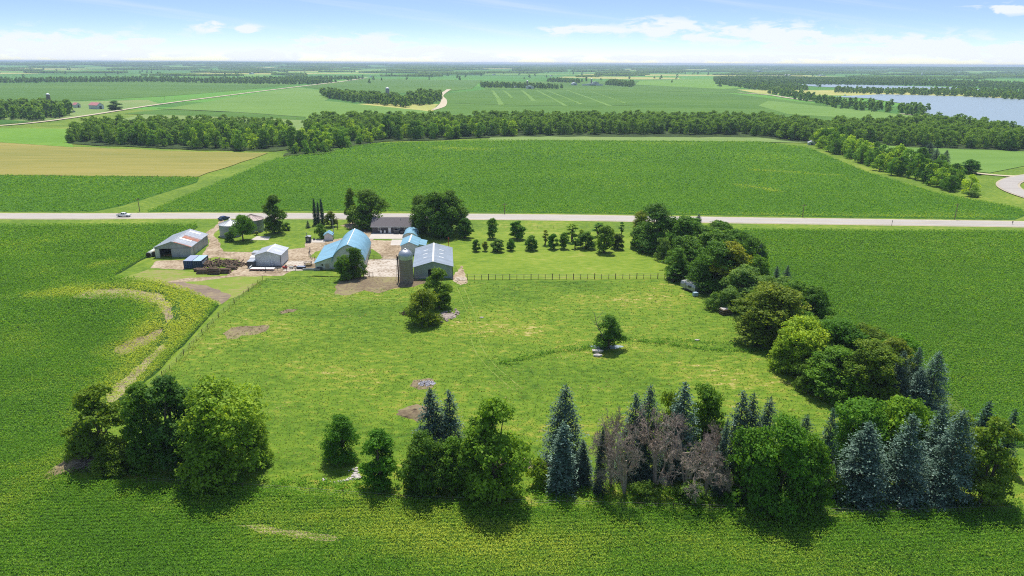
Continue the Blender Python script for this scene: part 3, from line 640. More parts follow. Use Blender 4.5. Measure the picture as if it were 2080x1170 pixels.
PROTO = {}
def proto(key, fn, *a, leafm='leaf', **k):
    tr, (V, Q, T) = fn(*a, **k); H = a[1]; Rr = a[2]
    me_c = np_mesh(key + '_crown', V, Q, [M[leafm]], T)
    b = MB(); b.v, b.f = tr.v, tr.f; me_t = bpy.data.meshes.new(key + '_trunk'); me_t.from_pydata(b.v, [], b.f); me_t.materials.append(M['bark'])
    me_t.polygons.foreach_set('use_smooth', [True] * len(me_t.polygons)); PROTO[key] = (me_t, me_c, H, Rr)
for i in range(4): proto('big%d' % i, deciduous, 100 + i, 14., 5.2, .02, 34, 28, 17, .34, 'round', 9)
for i in range(4): proto('oval%d' % i, deciduous, 120 + i, 11., 3.6, .02, 26, 26, 15, .32, 'tall', 7)
for i in range(3): proto('clump%d' % i, deciduous, 140 + i, 8., 3.6, .01, 24, 24, 15, .30, 'flat', 6)
for i in range(4): proto('small%d' % i, deciduous, 160 + i, 5., 1.75, .10, 18, 19, 12, .25, 'round', 5)
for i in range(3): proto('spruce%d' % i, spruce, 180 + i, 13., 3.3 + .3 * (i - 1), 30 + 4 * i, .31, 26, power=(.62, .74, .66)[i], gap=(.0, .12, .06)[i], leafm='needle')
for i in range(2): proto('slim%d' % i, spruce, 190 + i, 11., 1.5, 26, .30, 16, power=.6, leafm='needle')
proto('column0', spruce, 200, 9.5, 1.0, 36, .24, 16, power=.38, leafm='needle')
proto('thin0', deciduous, 201, 5., .9, .2, 9, 14, 7, .24, 'tall', 5)
proto('spread0', deciduous, 202, 9., 5.0, .28, 24, 26, 16, .32, 'flat', 9)
proto('shrub0', deciduous, 203, 3.2, 2.4, .03, 10, 26, 8, .26, 'flat', 4)
proto('shrub1', deciduous, 204, 3.2, 1.8, .03, 10, 26, 8, .26, 'round', 4)

GREEN = {'dark': (.88, 1.0, .78), 'mid': (.95, .95, .9), 'bright': (1.4, 1.3, .8), 'yellow': (1.75, 1.5, .75), 'olive': (1.35, 1.2, .7), 'grey': (1.25, 1.2, 1.7), 'brown': (1.55, 1.15, .9),
         'deep': (.72, .88, .7), 'blue': (.95, 1.02, .95), 'bluelight': (1.2, 1.28, 1.2), 'green': (.7, 1.0, .6)}
def tree(key, px, pb, pt, pw, col='mid', label='', group=None, name='tree', cat='tree', rot=None, jitter=.0, world=None):
    me_t, me_c, H0, R0 = PROTO[key]
    if world: x, y, H, Wd = world
    else:
        x, y = G(px, pb); H = HT(px, pb, pt + 2) ; Wd = WD(px, pb, pw)
        # the crown top leans towards the lens: correct for the half width behind it
        H = max(.6, H)
    e_ = empty(name, x, y, rot if rot is not None else random.uniform(0, 6.28), label=label, cat=cat, group=group)
    sw_ = Wd / 2 / R0 * (1.13 if key[:3] not in ('spr', 'sli', 'col') else 1.0); e_.rotation_euler = (random.gauss(0, .022), random.gauss(0, .022), e_.rotation_euler.z); e_.scale = (sw_, sw_, H / H0)
    tr = link('trunk', me_t, e_); c = link('crown', me_c, e_)
    g = GREEN[col] if isinstance(col, str) else col; j = random.uniform(.9, 1.1)
    c.color = (g[0] * j, g[1] * j, g[2] * j, 1); return e_
T3 = tree
# front row, left to right
T3('oval0', 215, 938, 782, 112, 'olive', 'loose olive green tree at the left end of the front row above the dead brush', name='leafy_tree')
T3('clump1', 165, 935, 862, 62, 'olive', 'low olive bush beside the dead brush at the corn edge', name='leafy_bush', cat='bush')
T3('clump2', 235, 958, 898, 80, 'olive', 'low yellowish bush in front of the loose olive tree', name='leafy_bush', cat='bush')
T3('oval1', 308, 946, 775, 92, 'dark', 'dark narrow tree left of the tall blue green one in the left clump', name='leafy_tree')
T3('oval2', 362, 948, 762, 105, (.62, .78, .95), 'tall blue green tree in the middle of the left clump', name='leafy_tree')
T3('clump0', 395, 958, 845, 80, 'dark', 'dark underwood tree between the tall blue green tree and the big bright one', name='leafy_tree')
T3('big0', 462, 964, 766, 172, 'bright', 'biggest bright green tree with a broad rounded crown left of the open gap', name='leafy_tree')
T3('clump1', 525, 940, 845, 66, 'bright', 'bright green side tree leaning out of the big bright crown into the pasture', name='leafy_tree')
T3('big1', 695, 934, 839, 72, 'green', 'round dark tree standing free in the pasture with its shadow on the grass', name='leafy_tree')
T3('oval2', 772, 990, 868, 74, 'green', 'two topped green tree right of the white rock heap', name='leafy_tree')
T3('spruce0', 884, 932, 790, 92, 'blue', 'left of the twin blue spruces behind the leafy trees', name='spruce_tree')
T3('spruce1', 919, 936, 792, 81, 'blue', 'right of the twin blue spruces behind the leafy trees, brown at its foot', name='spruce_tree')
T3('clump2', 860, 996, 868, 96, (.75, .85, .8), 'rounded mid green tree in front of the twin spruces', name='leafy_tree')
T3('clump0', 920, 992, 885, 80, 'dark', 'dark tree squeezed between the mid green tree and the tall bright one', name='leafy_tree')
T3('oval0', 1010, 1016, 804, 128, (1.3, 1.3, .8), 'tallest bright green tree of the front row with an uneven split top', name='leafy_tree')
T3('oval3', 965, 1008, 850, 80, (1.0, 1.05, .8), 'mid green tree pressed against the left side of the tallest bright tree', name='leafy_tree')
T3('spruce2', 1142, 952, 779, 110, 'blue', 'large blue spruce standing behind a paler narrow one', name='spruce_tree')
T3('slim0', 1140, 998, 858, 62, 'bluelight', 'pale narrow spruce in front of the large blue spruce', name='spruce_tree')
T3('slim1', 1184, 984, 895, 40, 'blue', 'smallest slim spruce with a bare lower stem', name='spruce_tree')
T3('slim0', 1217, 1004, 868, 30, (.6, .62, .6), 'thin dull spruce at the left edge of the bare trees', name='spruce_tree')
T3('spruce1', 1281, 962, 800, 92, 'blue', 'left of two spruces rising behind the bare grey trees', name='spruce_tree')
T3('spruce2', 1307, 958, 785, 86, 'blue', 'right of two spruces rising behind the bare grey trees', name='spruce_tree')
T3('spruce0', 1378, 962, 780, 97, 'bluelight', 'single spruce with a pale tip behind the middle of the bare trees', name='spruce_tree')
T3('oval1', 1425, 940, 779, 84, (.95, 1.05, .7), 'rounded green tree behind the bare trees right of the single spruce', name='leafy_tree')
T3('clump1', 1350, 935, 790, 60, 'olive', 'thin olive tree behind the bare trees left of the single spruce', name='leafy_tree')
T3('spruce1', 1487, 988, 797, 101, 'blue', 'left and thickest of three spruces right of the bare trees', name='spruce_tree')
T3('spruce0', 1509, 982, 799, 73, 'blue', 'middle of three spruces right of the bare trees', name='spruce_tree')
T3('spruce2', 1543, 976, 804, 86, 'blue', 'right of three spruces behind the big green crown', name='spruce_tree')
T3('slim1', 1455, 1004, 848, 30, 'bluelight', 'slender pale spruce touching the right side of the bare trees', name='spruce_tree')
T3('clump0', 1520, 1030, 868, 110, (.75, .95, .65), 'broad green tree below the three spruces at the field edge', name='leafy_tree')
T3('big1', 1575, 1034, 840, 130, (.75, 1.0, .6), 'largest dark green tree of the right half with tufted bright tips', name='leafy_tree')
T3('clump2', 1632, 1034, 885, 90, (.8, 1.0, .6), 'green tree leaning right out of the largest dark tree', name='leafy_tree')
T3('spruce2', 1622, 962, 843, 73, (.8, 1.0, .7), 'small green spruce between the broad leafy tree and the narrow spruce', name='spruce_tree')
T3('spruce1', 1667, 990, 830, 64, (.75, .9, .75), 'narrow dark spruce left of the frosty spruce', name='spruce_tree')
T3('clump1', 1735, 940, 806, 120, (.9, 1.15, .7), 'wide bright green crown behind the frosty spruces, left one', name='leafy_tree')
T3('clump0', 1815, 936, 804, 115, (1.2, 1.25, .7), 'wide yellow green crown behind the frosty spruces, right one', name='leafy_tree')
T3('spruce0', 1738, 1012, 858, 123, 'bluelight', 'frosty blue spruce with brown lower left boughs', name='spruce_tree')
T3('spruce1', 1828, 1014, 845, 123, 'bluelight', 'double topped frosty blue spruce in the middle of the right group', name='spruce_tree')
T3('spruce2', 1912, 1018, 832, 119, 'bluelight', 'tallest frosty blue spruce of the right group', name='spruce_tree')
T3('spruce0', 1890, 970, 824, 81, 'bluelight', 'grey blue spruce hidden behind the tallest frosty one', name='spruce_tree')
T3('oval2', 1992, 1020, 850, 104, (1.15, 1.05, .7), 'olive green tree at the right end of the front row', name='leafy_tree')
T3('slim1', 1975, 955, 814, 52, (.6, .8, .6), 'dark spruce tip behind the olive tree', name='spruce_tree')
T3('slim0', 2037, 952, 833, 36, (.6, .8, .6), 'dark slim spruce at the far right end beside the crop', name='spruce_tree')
T3('clump1', 1878, 908, 832, 84, (1.0, 1.1, .7), 'green crown between the grey blue spruce and the frosty corner of the belt', name='leafy_tree')
T3('clump2', 1948, 935, 842, 84, (1.1, 1.1, .7), 'olive green crown between the tallest frosty spruce and the dark spruce tip', name='leafy_tree')
T3('shrub0', 1700, 1016, 968, 46, 'mid', 'low bush between the largest dark tree and the frosty spruce with brown boughs', name='leafy_bush', cat='bush')
T3('shrub1', 1095, 985, 930, 50, 'olive', 'thin olive bush left of the pale narrow spruce', name='leafy_bush', cat='bush')
T3('shrub0', 1310, 1016, 975, 60, 'mid', 'green undergrowth bush below the leftmost bare tree', name='leafy_bush', cat='bush')
T3('shrub1', 1400, 1022, 975, 60, 'mid', 'green undergrowth bush below the widest bare tree', name='leafy_bush', cat='bush')
# tree belt on the right, top to bottom
B = lambda key, px, pb, pt, pw, col, label, nm='leafy_tree': T3(key, px, pb, pt, pw, col, label, 'trees of the belt right of the pasture', nm)
B('clump1', 1302, 478, 424, 40, 'brown', 'small yellowish tree at the top left of the belt by the road')
B('big2', 1338, 508, 408, 92, (.7, .85, .8), 'tallest grey green tree at the road end of the belt')
B('oval1', 1385, 520, 436, 70, 'deep', 'dark tree behind the tallest grey green one')
B('slim0', 1381, 470, 440, 18, 'blue', 'small spruce tip by the road at the end of the belt', 'spruce_tree')
B('slim1', 1415, 478, 434, 22, 'blue', 'pointed spruce by the road at the top of the belt', 'spruce_tree')
B('clump0', 1425, 515, 455, 82, 'dark', 'low dark crown near the road right of the pointed spruce')
B('clump2', 1465, 505, 448, 66, 'deep', 'dark crown at the crop side near the road')
B('clump1', 1345, 528, 480, 32, 'grey', 'small pale grey green tree at the foot of the tallest one')
B('clump0', 1392, 550, 476, 86, (.75, .85, .7), 'round mid green tree above the fence end')
B('clump2', 1450, 545, 465, 90, 'dark', 'broad dark crown in the upper belt')
B('clump1', 1500, 535, 465, 70, 'deep', 'dark crown with greyish twigs on the crop side')
B('thin0', 1368, 572, 540, 30, 'deep', 'little dark tree at the right end of the long fence')
B('oval3', 1374, 566, 500, 46, 'dark', 'slender dark tree just behind the little one at the fence end')
B('big1', 1446, 588, 486, 96, 'deep', 'large dark crown over the white camper')
B('oval0', 1482, 592, 488, 82, (2.1, 1.35, .8), 'yellowish brown crown in the middle of the upper belt')
B('clump0', 1525, 560, 478, 60, 'dark', 'dark crown right of the yellowish brown one')
B('spruce1', 1537, 566, 494, 38, 'dark', 'dark spruce on the crop side of the upper belt', 'spruce_tree')
B('clump2', 1507, 612, 535, 84, 'grey', 'grey green crown below the yellowish brown one')
B('spruce0', 1573, 598, 540, 30, 'blue', 'left spruce of the pair beside the crop', 'spruce_tree')
B('spruce2', 1591, 600, 538, 34, 'blue', 'right spruce of the pair beside the crop', 'spruce_tree')
B('clump1', 1545, 615, 556, 60, 'grey', 'small grey green tree between the spruce pair and the big olive dome')
B('shrub0', 1449, 628, 590, 36, 'grey', 'small silvery bush left of the stacked wood')
B('clump1', 1482, 632, 582, 48, 'grey', 'silvery tree directly behind the stacked wood')
B('big3', 1560, 690, 574, 146, (1.3, 1.05, .7), 'big olive green dome in the middle of the belt')
B('oval2', 1535, 700, 610, 60, (1.3, 1.05, .6), 'olive tree at the pasture side of the big dome')
B('clump0', 1612, 650, 566, 80, 'dark', 'dark crown behind the big olive dome')
B('clump2', 1652, 664, 580, 72, 'deep', 'dark crown with bare grey twigs at the crop edge')
B('big0', 1625, 755, 640, 112, 'yellow', 'yellow green crown, brightest of the belt')
B('oval1', 1595, 748, 665, 58, (1.7, 1.4, .8), 'light green tree at the pasture side of the yellow crown')
B('big2', 1702, 765, 645, 118, (.7, .95, .6), 'dark green dome right of the yellow crown')
B('clump1', 1752, 745, 660, 90, (1.1, 1.0, .7), 'dull green crown on the crop side behind the dark dome')
B('thin0', 1751, 690, 654, 12, 'blue', 'left of two small spruce tips showing over the belt', 'spruce_tree')
B('thin0', 1769, 700, 663, 12, 'blue', 'right of two small spruce tips showing over the belt', 'spruce_tree')
B('big1', 1690, 800, 705, 122, (.95, 1.1, .6), 'mid green crown below the dark dome at the pasture edge')
B('clump2', 1640, 790, 730, 60, (1.0, 1.0, .7), 'low bush tree at the pasture edge below the yellow crown')
B('big3', 1755, 812, 690, 120, (1.1, 1.0, .7), 'brown green crown near the lower end of the belt')
B('oval3', 1800, 790, 682, 76, 'brown', 'reddish brown green crown at the crop edge of the lower belt')
B('spruce0', 1814, 812, 712, 54, 'blue', 'left dark spruce at the lower end of the belt', 'spruce_tree')
B('spruce1', 1850, 792, 704, 50, 'blue', 'pointed spruce between the dark one and the frosty one', 'spruce_tree')
B('spruce2', 1884, 828, 714, 80, 'bluelight', 'frosty spruce at the lower right corner of the belt', 'spruce_tree')
B('spruce0', 1858, 826, 745, 60, 'bluelight', 'low frosty spruce in front of the corner spruce', 'spruce_tree')
BT = [o for o in COL.objects if o.get('group') == 'trees of the belt right of the pasture']
bxy = [(o.location.x, o.location.y) for o in BT]
rb_ = random.Random(21)
FP = wpoly([(1370, 492), (1450, 492), (1520, 548), (1590, 606), (1670, 664), (1750, 700), (1850, 762), (1850, 815), (1740, 790), (1680, 740), (1600, 700), (1560, 660), (1500, 608), (1430, 560)])
from itertools import product
cand = [(x_ + rb_.uniform(-2, 2), y_ + rb_.uniform(-2, 2)) for x_ in np.arange(20, 130, 4.2) for y_ in np.arange(100, 260, 5.0)]
nf = 0
for c in cand:
    if not pip(np.array([c[0]]), np.array([c[1]]), FP)[0] or min(math.dist(c, q) for q in bxy) < 4.6: continue
    bxy.append(c); kk = rb_.choice(['clump0', 'clump1', 'clump2', 'oval1', 'oval3', 'clump1']); cn, cc = rb_.choice([('mid green', (1.05, 1.15, .75)), ('dark green', 'dark'), ('light green', (1.45, 1.4, .8)), ('grass green', (.9, 1.2, .6)), ('greyish', 'grey')])
    part_ = 'upper belt' if c[1] > 195 else ('middle belt' if c[1] > 150 else 'lower belt'); hh = rb_.uniform(6.0, 9.5)
    tree(kk, 0, 0, 0, 0, cc, '%s%s filler crown between the larger trees of the %s' % ('low ' if hh < 7.5 else 'taller ', cn, part_), 'trees of the belt right of the pasture', 'leafy_tree', world=(c[0], c[1], hh, rb_.uniform(6.0, 8.5)))
# farmyard trees
Y_ = lambda key, px, pb, pt, pw, col, label, nm='leafy_tree', cat='tree': T3(key, px, pb, pt, pw, col, label, None, nm, cat)
Y_('spread0', 494, 490, 433, 52, (.9, 1.1, .6), 'spreading dark tree on a bent trunk in front of the round grain bins')
Y_('clump1', 468, 490, 468, 24, 'dark', 'low dark bush tree in front of the left grain bin')
Y_('oval0', 558, 474, 392, 46, (.8, .85, .6), 'tall dark tree right of the grain bins')
Y_('shrub1', 583, 468, 450, 18, 'dark', 'small dark bush at the foot of the tall dark tree', 'leafy_bush', 'bush')
Y_('thin0', 521, 478, 468, 9, 'brown', 'tiny brownish sapling by the right grain bin')
Y_('spruce1', 626, 463, 446, 12, 'dark', 'tiny spruce alone on the farmyard lawn', 'spruce_tree')
Y_('column0', 641, 456, 402, 8.5, 'deep', 'left of three columnar cedars behind the blue roofed shed', 'cedar_tree')
Y_('column0', 647, 457, 409, 8, 'deep', 'middle of three columnar cedars, lowest one', 'cedar_tree')
Y_('column0', 656, 457, 402, 9, 'deep', 'right of three columnar cedars', 'cedar_tree')
Y_('small1', 673, 461, 427, 24, (1.3, .95, 1.0), 'reddish grey ornamental tree beside the cedars')
Y_('shrub1', 654, 484, 452, 25, 'deep', 'dark evergreen bush beside the little blue roofed shed', 'evergreen_bush', 'bush')
Y_('oval3', 716, 454, 379, 26, (1.1, 1.05, .7), 'slender tall tree beside the house drive')
Y_('big2', 753, 460, 380, 80, (.9, .95, .6), 'large rounded tree left of the grey house')
Y_('big0', 860, 470, 392, 52, (.75, .82, .6), 'left of three large trees behind the blue roofed sheds')
Y_('big3', 884, 480, 386, 84, (.65, .78, .55), 'middle and darkest of three large trees right of the house')
Y_('big1', 915, 472, 383, 72, (.7, .8, .55), 'right of three large trees beside the orchard')
Y_('small2', 945, 484, 441, 32, (.6, .8, .5), 'egg shaped green tree beside the three large trees')
Y_('clump1', 699, 568, 516, 36, (.9, 1.0, .6), 'left bushy tree covering the barn front')
Y_('oval1', 724, 564, 500, 42, (.75, .85, .55), 'right and taller bushy tree covering the barn front')
Y_('oval0', 892, 626, 541, 56, (1.05, 1.05, .6), 'taller tree of the pair on the stone heap in the pasture')
Y_('clump0', 864, 656, 584, 74, (1.4, 1.1, .6), 'lower olive tree of the pair on the stone heap in the pasture')
Y_('oval3', 1236, 708, 637, 56, (.8, 1.0, .6), 'lone tree in the open pasture with one bare branch above it')
# orchard rows
O_ = lambda key, px, pb, pt, pw, col, label: T3(key, px, pb, pt, pw, col, label, 'young trees of the orchard', 'orchard_tree')
O_('small0', 1001, 484, 441, 26, 'dark', 'tall tree with a narrow neck in the back orchard row')
O_('small1', 1050, 486, 447, 32, 'green', 'rounded dark tree second in the back orchard row')
O_('small2', 1080, 508, 476, 27, 'deep', 'compact dark tree fifth in the front orchard row')
O_('small3', 968, 511, 484, 16, 'dark', 'small upright tree at the left end of the front orchard row')
O_('small0', 986, 510, 488, 13, 'brown', 'small brownish tree second in the front orchard row')
O_('small1', 1011, 511, 484, 27, 'dark', 'wide two stemmed tree third in the front orchard row')
O_('small2', 1037, 509, 483, 18, 'green', 'small green tree fourth in the front orchard row')
O_('thin0', 1107, 498, 465, 14, 'brown', 'thin half bare tree between the compact dark tree and the next pair')
O_('small3', 1124, 506, 472, 21, 'green', 'green tree left of the dark oval one in the orchard middle')
O_('small0', 1145, 505, 470, 22, 'dark', 'dark oval tree in the orchard middle')
O_('thin0', 1163, 492, 453, 26, 'bright', 'lollipop shaped bright tree in the back orchard row')
O_('thin0', 1168, 506, 482, 14, 'green', 'thin young tree in front of the lollipop shaped one')
O_('small1', 1190, 505, 469, 36, 'dark', 'wide dark tree left of the tall bright one')
O_('thin0', 1216, 480, 451, 26, 'green', 'small crown peeping over the wide dark tree')
O_('shrub1', 1180, 484, 464, 16, 'yellow', 'yellow bush behind the wide dark tree')
O_('small2', 1227, 514, 456, 38, 'bright', 'tallest and brightest tree of the orchard')
O_('small3', 1254, 506, 472, 28, (.9, .8, .8), 'greyish tree right of the tallest bright one')
O_('thin0', 1262, 478, 449, 12, 'green', 'slim pointed tree behind the greyish one')
O_('small0', 1297, 504, 465, 38, (.85, 1, .8), 'pale rounded tree at the right end of the orchard')
# lone trees right of the big field
Y_('clump0', 1969, 353, 321, 34, 'green', 'lone rounded tree beside the curving side road')
Y_('spruce0', 1884, 328, 288, 40, 'deep', 'large dark conifer beside the pale lane', 'conifer_tree')
Y_('spruce1', 1900, 334, 300, 30, 'deep', 'middle dark conifer beside the pale lane', 'conifer_tree')
Y_('spruce2', 1917, 337, 303, 26, 'deep', 'right and smallest dark conifer beside the pale lane', 'conifer_tree')
Y_('shrub0', 1974, 400, 384, 26, 'mid', 'round bush at the lower end of the far tree line', 'leafy_bush', 'bush')
Y_('oval0', 235, 224, 202, 28, 'deep', 'lone round tree beside the gravel road near the red roofed barn')

# bare trees of the front row
GB = [(1268, 1006, 838, 150, 1), (1330, 996, 815, 165, 2), (1392, 1006, 838, 180, 3), (1432, 1006, 862, 120, 4), (1240, 985, 825, 85, 5)]
LB = ['leftmost of the bare grey brown trees, with pale forked limbs', 'bare brown tree in the middle in front of the two spruces', 'widest bare tree with a broken pale limb hanging to the right',
      'bare tree at the right end touching the slender spruce', 'thin tall bare tree behind the leftmost one']
for (px, pb, pt, pw, sd_), lb in zip(GB, LB):
    x, y = G(px, pb); tr = dead(300 + sd_, 9, 4.5, 6); V = np.array(tr.v); H = HT(px, pb, pt); Wd = WD(px, pb, pw)
    zm = V[:, 2].max(); rm = np.percentile(np.hypot(V[:, 0], V[:, 1]), 97)
    e_ = empty('bare_tree', x, y, sd_, label=lb, cat='bare tree', group='leafless trees of the front row')
    # droop the outer twigs
    V[:, 2] = V[:, 2] / zm * H; f_ = Wd / 2 / rm * .86; V[:, 0] *= f_; V[:, 1] *= f_; rr_ = np.hypot(V[:, 0], V[:, 1]); V[:, 2] = np.maximum(V[:, 2] - .09 * rr_ ** 1.6, .05)
    tr.v = [tuple(q) for q in V]; nsplit = 5 * 3
    b2 = MB(); b2.v = tr.v; b2.f = tr.f; b2.build('branches', 'deadwood', e_)
    t2 = MB(); t2.tube([(0, 0, -.1), (.1, 0, H * .2), (.2, .1, H * .42)], [.26, .2, .12], 7); t2.build('trunk', 'deadwood', e_)
# the bare branch of the lone pasture tree
x, y = G(1212, 700); bb = MB()
Hb = HT(1212, 700, 640)
xb, yb = G(1236, 708)
bb.tube([(0, 0, 0), (-1.2, .3, 2.6), (-2.6, .6, 5.4), (-3.3, .8, 8.2)], [.16, .13, .09, .03], 5)
for a_, z_ in ((-1, 5.2), (.8, 5.6), (-.6, 6.6), (.9, 7.0)): bb.tube([(-2.5, .6, z_), (-2.6 + a_, .5, z_ + 1.2), (-2.6 + a_ * 1.5, .6, z_ + 1.9)], [.06, .04, .015], 4)
lone = [o for o in COL.objects if o.get('label', '').startswith('lone tree in the open')][0]
o = bb.build('bare_branch', 'deadwood', lone); o.scale = (1 / lone.scale[0], 1 / lone.scale[1], 1 / lone.scale[2]); o.rotation_euler = (0, 0, -lone.rotation_euler.z)

# ------------------------------------------------------------------ the far tree belts: one object per tree
def light_tree(seed, H, Rr, kind, nl=14, tufts=15, per=10, leaf=.62):
    tr, (V, Q, T) = deciduous(seed, H, Rr, .06, nl, tufts, per, leaf, kind, 2)
    b = len(V); tv = np.array(tr.v); tq = np.array([f for f in tr.f if len(f) == 4])
    V2 = np.concatenate([V, tv]); Q2 = np.concatenate([Q, tq + b]); T2 = np.concatenate([T, np.full(len(tq), .5)]); mi = [0] * len(Q) + [1] * len(tq)
    return np_mesh('belt_tree', V2, Q2, [M['leaf'], M['bark']], T2, mi)
LT = [light_tree(400 + i, 12, 5.2, ('round', 'flat', 'tall', 'round', 'flat', 'round')[i]) for i in range(6)]
def fill(polys, gap, seed):
    r = np.random.default_rng(seed); out = []
    for poly in polys:
        xs = [p[0] for p in poly]; ys = [p[1] for p in poly]
        X, Y = np.meshgrid(np.arange(min(xs), max(xs), gap), np.arange(min(ys), max(ys), gap * .9)); X = X.ravel() + r.uniform(-.42, .42, X.size) * gap; Y = Y.ravel() + r.uniform(-.42, .42, Y.size) * gap
        k = pip(X, Y, poly); out += list(zip(X[k], Y[k]))
    return out
BELT = [wpoly(q) for q in ([(143, 290), (280, 296), (400, 303), (480, 306), (560, 305), (592, 296), (600, 282), (560, 264), (440, 261), (300, 263), (190, 267), (150, 272)],
    [(578, 317), (620, 316), (660, 312), (718, 296), (780, 286), (900, 283), (1000, 278), (1060, 276), (1240, 273), (1540, 275), (1640, 288), (1640, 264), (1540, 252), (1300, 249), (1000, 249), (930, 256), (840, 252), (740, 250), (640, 254), (620, 270), (610, 295)],
    [(1652, 296), (1690, 313), (1740, 328), (1790, 350), (1850, 368), (1905, 385), (1960, 396), (1985, 398), (1965, 378), (1920, 358), (1870, 342), (1800, 326), (1745, 312), (1700, 296), (1670, 286)],
    [(1690, 284), (1760, 292), (1850, 299), (1960, 303), (2080, 307), (2300, 316), (2300, 296), (2080, 284), (1985, 262), (1900, 256), (1800, 260), (1690, 264)])]
pts = fill([BELT[0], BELT[1], BELT[3], wpoly([(1535, 277), (1640, 289), (1655, 297), (1705, 296), (1700, 264), (1640, 262), (1540, 253)])], 9.5, 3) + fill([BELT[2]], 6.6, 4)
holes = [(G(1788, 300), 17), (G(1797, 276), 20), (G(1650, 293), 9), (G(590, 285), 9)]
pts = [p for p in pts if all(math.dist(p, h[0]) > h[1] for h in holes) and abs(p[0]) < p[1] * .84]
pts.sort(key=lambda p: math.hypot(*p))
def belt_obj(p, i, r_):
    me = LT[r_.randrange(6)]; o = link('belt_tree', me); o.location = (p[0], p[1], 0); s = r_.choice([r_.uniform(.6, .9), r_.uniform(.85, 1.15), r_.uniform(1.0, 1.4)]) * (1.0 if p[1] > 480 else .80); o.scale = (s * r_.uniform(.8, 1.05), s * r_.uniform(.8, 1.05), s * r_.uniform(.85, 1.15)); o.rotation_euler = (0, 0, r_.uniform(0, 6.28))
    w_, g = r_.choice([('dark green', (.75, .85, .7)), ('mid green', (1.2, 1.15, .85)), ('light green', (1.75, 1.5, .9)), ('blackish green', (.55, .68, .6)), ('greyish green', (1.1, 1.15, 1.15)), ('yellowish', (2.2, 1.7, .9))]); o.color = (g[0] * 1.25, g[1] * 1.3, g[2], 1)
    return o, w_, ('small ' if s < .85 else ('tall ' if s > 1.1 else ''))
r_ = random.Random(11)
for i, p in enumerate(pts[:300]):
    o, w_, sz = belt_obj(p, i, r_)
    if p[0] < -40: lb, gr = '%s%s tree of the left wood, %s' % (sz, w_, 'above the tan field' if p[0] < -175 else ('between the tan and the big field' if p[0] < -130 else 'at the left corner of the big field')), 'trees of the left wood beyond the fields'
    elif p[0] < 240 and p[1] > 500: lb, gr = '%s%s tree along the far edge of the big field, %s' % (sz, w_, 'left half' if p[0] < 100 else 'right half'), 'trees of the wood along the big field'
    else: lb, gr = '%s%s tree of the curving tree line, %s' % (sz, w_, 'lower end near the side road' if p[1] < 360 else ('middle part' if p[1] < 450 else 'upper end by the houses')), 'trees of the curving right tree line'
    tag(o, lb, 'tree', gr)
# the rest of the woods: one object of stuff each, instanced on points
def instancer(name, points, meshes, smin, smax, label, seed=0, z=None, dark=1.0):
    groups = {}
    r = np.random.default_rng(seed); P = np.array(points, float); idx = r.integers(0, len(meshes), len(P))
    zz_ = terrain(P[:, 0], P[:, 1]) if z is None else np.full(len(P), z)
    me = bpy.data.meshes.new(name); me.vertices.add(len(P)); me.vertices.foreach_set('co', np.stack([P[:, 0], P[:, 1], zz_], 1).astype(np.float32).ravel())
    for nm_, vals, ty in (('iscale', r.uniform(smin, smax, len(P)), 'FLOAT'), ('irot', r.uniform(0, 6.28, len(P)), 'FLOAT')):
        a = me.attributes.new(nm_, ty, 'POINT'); a.data.foreach_set('value', vals.astype(np.float32))
    a = me.attributes.new('iidx', 'INT', 'POINT'); a.data.foreach_set('value', idx.astype(np.int32))
    me.update(); o = link(name, me); o.color = (1.3, 1.3, 1.0, 1)
    gt = bpy.data.node_groups.new(name + '_nodes', 'GeometryNodeTree')
    gt.interface.new_socket('Geometry', in_out='INPUT', socket_type='NodeSocketGeometry'); gt.interface.new_socket('Geometry', in_out='OUTPUT', socket_type='NodeSocketGeometry')
    N = gt.nodes; L = gt.links; gi = N.new('NodeGroupInput'); go = N.new('NodeGroupOutput'); jn = N.new('GeometryNodeJoinGeometry')
    for i, m_ in enumerate(meshes):
        src = SRC.get(m_.name)
        if src is None: src = bpy.data.objects.new('wood_source', m_); src.color = (1.25, 1.3, .9, 1); SRC[m_.name] = src
        oi = N.new('GeometryNodeObjectInfo'); oi.inputs['Object'].default_value = src; oi.inputs['As Instance'].default_value = True
        ip = N.new('GeometryNodeInstanceOnPoints'); L.new(gi.outputs[0], ip.inputs['Points']); L.new(oi.outputs['Geometry'], ip.inputs['Instance'])
        na = N.new('GeometryNodeInputNamedAttribute'); na.data_type = 'INT'; na.inputs['Name'].default_value = 'iidx'
        cp = N.new('FunctionNodeCompare'); cp.data_type = 'INT'; cp.operation = 'EQUAL'; L.new(na.outputs[0], cp.inputs['A']); cp.inputs['B'].default_value = i; L.new(cp.outputs[0], ip.inputs['Selection'])
        ns = N.new('GeometryNodeInputNamedAttribute'); ns.data_type = 'FLOAT'; ns.inputs['Name'].default_value = 'iscale'; L.new(ns.outputs[0], ip.inputs['Scale'])
        nr = N.new('GeometryNodeInputNamedAttribute'); nr.data_type = 'FLOAT'; nr.inputs['Name'].default_value = 'irot'; cb = N.new('ShaderNodeCombineXYZ'); L.new(nr.outputs[0], cb.inputs[2]); L.new(cb.outputs[0], ip.inputs['Rotation'])
        L.new(ip.outputs[0], jn.inputs[0])
    L.new(jn.outputs[0], go.inputs[0]); md = o.modifiers.new('instances', 'NODES'); md.node_group = gt
    tag(o, label=label, cat='wood', kind='stuff'); return o
SRC = {}
instancer('wood', pts[300:], LT, .8, 1.25, 'rear part of the wood beyond the big field', 5, 0)
far_t = [light_tree(500 + i, 12, 5.5, ('round', 'flat', 'round')[i], 7, 7, 4, 1.9) for i in range(3)]
def fillp(pxpolys, gap, seed): return fill([wpoly(q) for q in pxpolys], gap, seed)
